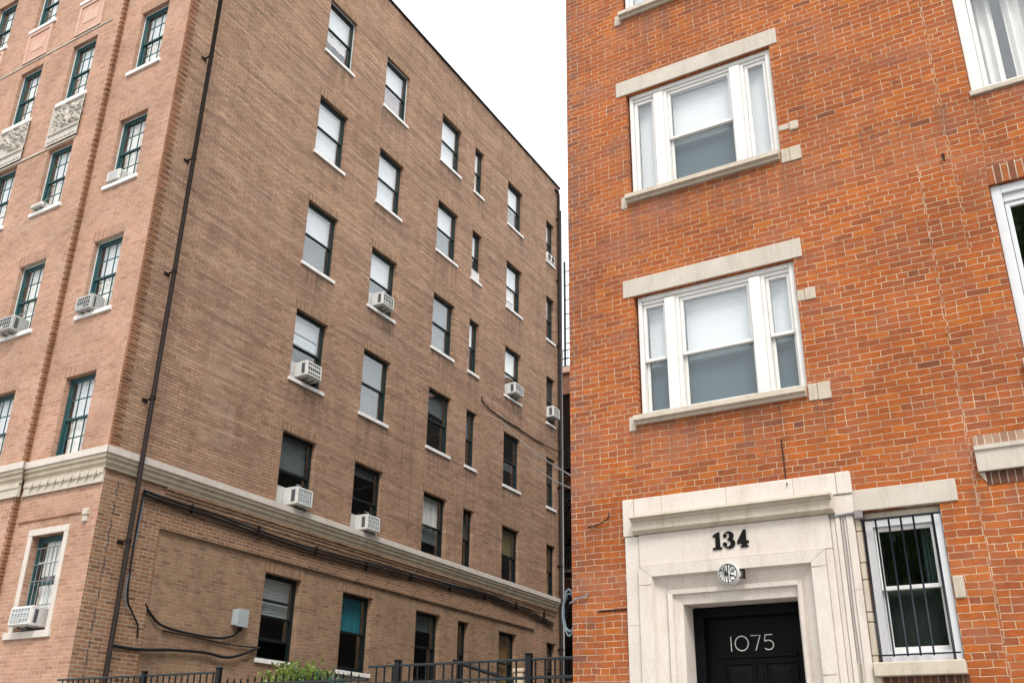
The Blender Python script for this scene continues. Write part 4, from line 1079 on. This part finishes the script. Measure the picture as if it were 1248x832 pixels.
# shrub behind the spear-topped section
t = tag(link('shrub', None, None, (-8.85, 10.62, GY)), 'leafy green shrub behind the spear topped iron fence', 'shrub')
rnd = random.Random(21)
st = MB()
for k in range(14):
    a = rnd.uniform(0, 6.28); st.tube([(0,0,0),(.2*cos(a),.1*sin(a),.5),(.5*cos(a),.22*sin(a),1.0)], [.02,.012,.004], 5)
link('stem', st.mesh('stem', M['bark']), t)
def leaves(n, cx, cy, cz, rx, ry, rz, size, seed, shape=1.0):
    rnd = random.Random(seed); mb = MB()
    cl = [(rnd.gauss(0,.5), rnd.gauss(0,.5), rnd.gauss(0,.5)) for _ in range(max(6, n//70))]
    for i in range(n):
        c = rnd.choice(cl)
        p = Vector((cx+rx*max(-1,min(1,c[0]+rnd.gauss(0,.22))), cy+ry*max(-1,min(1,c[1]+rnd.gauss(0,.22))), cz+rz*max(-1,min(1,c[2]+rnd.gauss(0,.22)))))
        d = Vector((rnd.gauss(0,1), rnd.gauss(0,1), rnd.gauss(.2,.8))).normalized(); s = d.cross(Vector((rnd.gauss(0,1),rnd.gauss(0,1),rnd.gauss(0,1)))).normalized()
        l = size*rnd.uniform(.6,1.3); w = l*.32*shape
        mb.quad(tuple(p), tuple(p+d*l*.5+s*w), tuple(p+d*l), tuple(p+d*l*.5-s*w))
    return mb
link('foliage', leaves(2600, -.12, 0, 1.08, .50, .28, .27, .062, 14).mesh('foliage', M['leaf_yellow']), t)
gb = MB(); rnd = random.Random(5)
for k in range(230):
    bx = rnd.uniform(.0, .62); a = rnd.uniform(0, 6.28); l = rnd.uniform(.25,.5); z = rnd.uniform(.75,1.0)
    p = Vector((bx, rnd.uniform(-.2,.2), z)); d = Vector((.5*cos(a),.5*sin(a),.7)).normalized(); s = d.cross(Vector((0,0,1))).normalized()*.012
    m = p+d*l*.55; e = p+d*l+Vector((0,0,-.07))
    gb.quad(tuple(p-s), tuple(p+s), tuple(m+s), tuple(m-s)); gb.quad(tuple(m-s), tuple(m+s), tuple(e+s*.1), tuple(e-s*.1))
link('blade_foliage', gb.mesh('blade_foliage', M['leaf_blue']), t)
# odds and ends in the yard
t = tag(link('timber_post', None, None, (-6.09, 11.5, GY)), 'pale timber post standing in the yard behind the black railing', 'post')
link('post_shaft', MB().rbox(-.065,.065,-.05,.05,0,1.24,.008).mesh('post_shaft', M['wood_pale']), t); link('post_cap', MB().rbox(-.08,.08,-.065,.065,1.241,1.29,.01).mesh('post_cap', M['wood_pale']), t)
t = tag(link('stair_handrail', None, None, (-7.5, 12.5, GY)), 'sloping black handrail behind the black railing', 'handrail')
link('rail', MB().tube([(-.2,0,1.53),(.95,0,1.18)], .028, 8).mesh('rail', M['iron']), t)
for uu, zz in ((-.1, 1.5), (.85, 1.2)): link('post', MB().tube([(uu,0,0),(uu,0,zz)], .02, 8).mesh('post', M['iron']), t)

# ================================================================== BACK HOUSE seen through the gap
bk = tag(link('back_house', None, None, (-17, 36, 0)), 'dull orange brick house far back in the narrow gap between the buildings', 'building')
bx0, bx1, bzt = -11.0, 14.0, 15.9
bops = [(-.55+k*3.4, .75+k*3.4, 11.6-4.2*j, 15.0-4.2*j-.05) for k in (-2,-1,0,1,2,3) for j in (0,1,2)]
BF = Frame(-17, 36, 0.0)
part('front_wall', wall_mb(MB(), bx0, 2.2, -.1, bzt, [o for o in bops if o[1] < 2.2], .2), M['back_brick'], bk, BF)
part('front_wall', wall_mb(MB(), 2.2, bx1, -.1, bzt, [o for o in bops if o[0] > 2.2], .2), M['dull_brick'], bk, BF)  # dark half added to darken what the side windows mirror
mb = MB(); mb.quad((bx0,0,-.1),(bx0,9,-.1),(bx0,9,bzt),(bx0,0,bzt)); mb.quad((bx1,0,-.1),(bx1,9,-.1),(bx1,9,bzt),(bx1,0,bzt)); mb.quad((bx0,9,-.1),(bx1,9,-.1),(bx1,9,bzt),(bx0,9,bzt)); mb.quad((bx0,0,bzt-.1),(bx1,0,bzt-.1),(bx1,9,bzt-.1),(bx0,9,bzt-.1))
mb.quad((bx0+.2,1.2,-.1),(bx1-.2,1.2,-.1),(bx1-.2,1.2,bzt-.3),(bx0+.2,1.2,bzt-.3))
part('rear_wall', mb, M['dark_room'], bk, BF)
part('parapet_coping', MB().rbox(bx0-.1, bx1+.1, -.12, .35, bzt, bzt+.28, .02), M['pink_trim'], bk, BF)
for o in bops: dh_window(bk, BF, o[0], o[1], o[2], o[3], 0, 'black_frame', None, None, None, glass=('screen_glass','screen_glass'), fw=.08)
fe = tag(link('fire_escape', None, None, (-17, 35.99, H)), 'black iron fire escape on the house in the narrow gap', 'fire escape')
for z in (2.9, 7.1, 11.3):
    link('platform', MB().rbox(-1.6, 1.8, -1.0, -.02, z, z+.06, .01).mesh('platform', M['iron']), fe)
    g = MB()
    for i in range(24): g.box(-1.6+i*.147, -1.575+i*.147, -1.0, -.97, z+.06, z+.95)
    g.box(-1.6, 1.8, -1.01, -.96, z+.95, z+1.0); link('railing', g.mesh('railing', M['iron']), fe)
    if z > 3:
        g = MB(); g.tube([(-1.3,-.5,z-4.1),(1.3,-.5,z)], .05, 6); g.tube([(-1.3,-.8,z-4.1),(1.3,-.8,z)], .05, 6)
        for i in range(15): q = i/14; g.box(-1.3+2.6*q-.12, -1.3+2.6*q+.12, -.8, -.5, z-4.1+4.1*q-.02, z-4.1+4.1*q+.02)
        link('stair', g.mesh('stair', M['iron']), fe)
tw = tag(link('roof_ladder', None, None, (-17, 36.3, bzt+H+.28)), 'tall dark steel ladder frame rising from the roof in the gap against the sky', 'ladder')
g = MB()
for uu in (-.12, .75): g.box(uu-.04, uu+.04, -.04, .04, 0, 5.4)
link('upright', g.mesh('upright', M['green_frame']), tw)
for i in range(7): link('rung', MB().box(-.08, .71, -.02, .02, .55+i*.72, .585+i*.72).mesh('rung', M['green_frame']), tw)
g = MB()
for i in range(12): g.box(-.3+i*.11, -.28+i*.11, -.34, -.32, 0, .8)
for zz in (.02, .4, .8): g.box(-.3, 1.0, -.345, -.315, zz, zz+.04)
link('guard_rail', g.mesh('guard_rail', M['iron']), tw)
ch = tag(link('bare_tree', None, None, (-16.6, 47, 0)), 'bare thin branches showing against the sky in the gap', 'tree')
rnd = random.Random(2); tb = MB(); cb = MB()
cb.tube([(0,0,0),(.1,0,12),(.0,0,20)], [.3,.22,.1], 8)
for k in range(70):
    a = rnd.uniform(0,6.28); z = rnd.uniform(15,22.5); l = rnd.uniform(1,3)
    p = Vector((.2*cos(a),.2*sin(a),z)); m = p+Vector((cos(a)*l*.5,sin(a)*l*.5,l*.4)); e = p+Vector((cos(a)*l,sin(a)*l,l*.75))
    tb.tube([tuple(p),tuple(m),tuple(e)], [.05,.03,.008], 5)
    for q in range(3):
        b = rnd.uniform(0,6.28); tb.tube([tuple(m),tuple(m+Vector((cos(b)*.6,sin(b)*.6,.6)))], [.02,.006], 4)
link('trunk', cb.mesh('trunk', M['bark']), ch); link('branches', tb.mesh('branches', M['bark']), ch)

# street trees across the pavement: what the low and right-hand windows mirror
def street_tree(x, y, z, rx, ry, rz, n, seed, label):
    tr = tag(link('street_tree', None, None, (x, y, 0)), label, 'tree', 'street trees')
    tk = MB(); tk.tube([(0,0,0),(.05,0,z*.3),(.0,.1,z*.6),(.1,.1,z)], [.22,.18,.14,.06], 10)
    for k in range(9):
        a = k*2.4; tk.tube([(0,.05,z*.5+.04*z*k),(.35*rx*cos(a),.35*rx*sin(a),z*.65+.05*z*k),(.7*rx*cos(a),.7*rx*sin(a),z*.76+.05*z*k)], [.09,.05,.015], 6)
    link('trunk', tk.mesh('trunk', M['bark']), tr)
    link('crown', leaves(n, 0, 0, z, rx, ry, rz, .34, seed, 1.3).mesh('crown', M['leaf']), tr)
street_tree(-.3, -3.6, 11.8, 2.9, 2.4, 3.4, 7000, 9, 'leafy green street tree mirrored in the tall window at the right edge')
street_tree(-4.6, -8.5, 6.0, 3.6, 2.6, 3.6, 12000, 10, 'leafy green street tree mirrored in the barred window beside the door')

# ================================================================== light, sky, camera
SUN = Vector((.42, -.62, .95)).normalized()
el = math.asin(SUN.z); az = math.atan2(SUN.x, SUN.y)
wd = bpy.data.worlds.new('World'); scene.world = wd; wd.use_nodes = True
t = wd.node_tree; t.nodes.clear()
sky = t.nodes.new('ShaderNodeTexSky'); sky.sky_type = 'NISHITA'; sky.sun_disc = False; sky.sun_elevation = el; sky.sun_rotation = az
sky.air_density = 1.0; sky.dust_density = 3.0
hs = t.nodes.new('ShaderNodeHueSaturation'); hs.inputs['Saturation'].default_value = .25
mx = t.nodes.new('ShaderNodeMix'); mx.data_type = 'RGBA'; mx.inputs[0].default_value = .72
mx.inputs[7].default_value = (9.0, 9.05, 9.1, 1)                 # even cloud layer over the clear sky
bg = t.nodes.new('ShaderNodeBackground'); bg.inputs[1].default_value = .10
ow = t.nodes.new('ShaderNodeOutputWorld')
t.links.new(sky.outputs[0], hs.inputs['Color']); t.links.new(hs.outputs[0], mx.inputs[6]); t.links.new(mx.outputs[2], bg.inputs[0]); t.links.new(bg.outputs[0], ow.inputs[0])
sd = bpy.data.lights.new('sun', 'SUN'); sd.energy = 1.3; sd.angle = radians(20); sd.color = (1.0, .945, .86)
so = bpy.data.objects.new('sun', sd); COL.objects.link(so); so.rotation_euler = (-SUN).to_track_quat('-Z', 'Y').to_euler(); so.location = (20, -30, 40)

cam = bpy.data.cameras.new('camera'); cam.sensor_width = 36; cam.sensor_fit = 'HORIZONTAL'; cam.lens = 1195.315/1248*36
cam.clip_start = .05; cam.clip_end = 2000
co_ = bpy.data.objects.new('camera', cam); COL.objects.link(co_); scene.camera = co_
yaw, pitch, roll = .49975128, .412605047, .0148507024
fwd = Vector((-sin(yaw)*cos(pitch), cos(yaw)*cos(pitch), sin(pitch))); rt = Vector((cos(yaw), sin(yaw), 0)); upv = rt.cross(fwd)
r2 = rt*cos(roll)+upv*sin(roll); u2 = upv*cos(roll)-rt*sin(roll)
mat = Matrix((r2, u2, -fwd)).transposed().to_4x4(); mat.translation = Vector((0, 0, H))
co_.matrix_world = mat
scene.render.resolution_x = 1024; scene.render.resolution_y = 682
vs = scene.view_settings; vs.view_transform = 'Standard'; vs.look = 'None'; vs.exposure = 1.25; vs.gamma = 1.0; vs.use_curve_mapping = False
scene.cycles.max_bounces = 8; scene.cycles.diffuse_bounces = 4; scene.cycles.glossy_bounces = 4; scene.cycles.transparent_max_bounces = 12
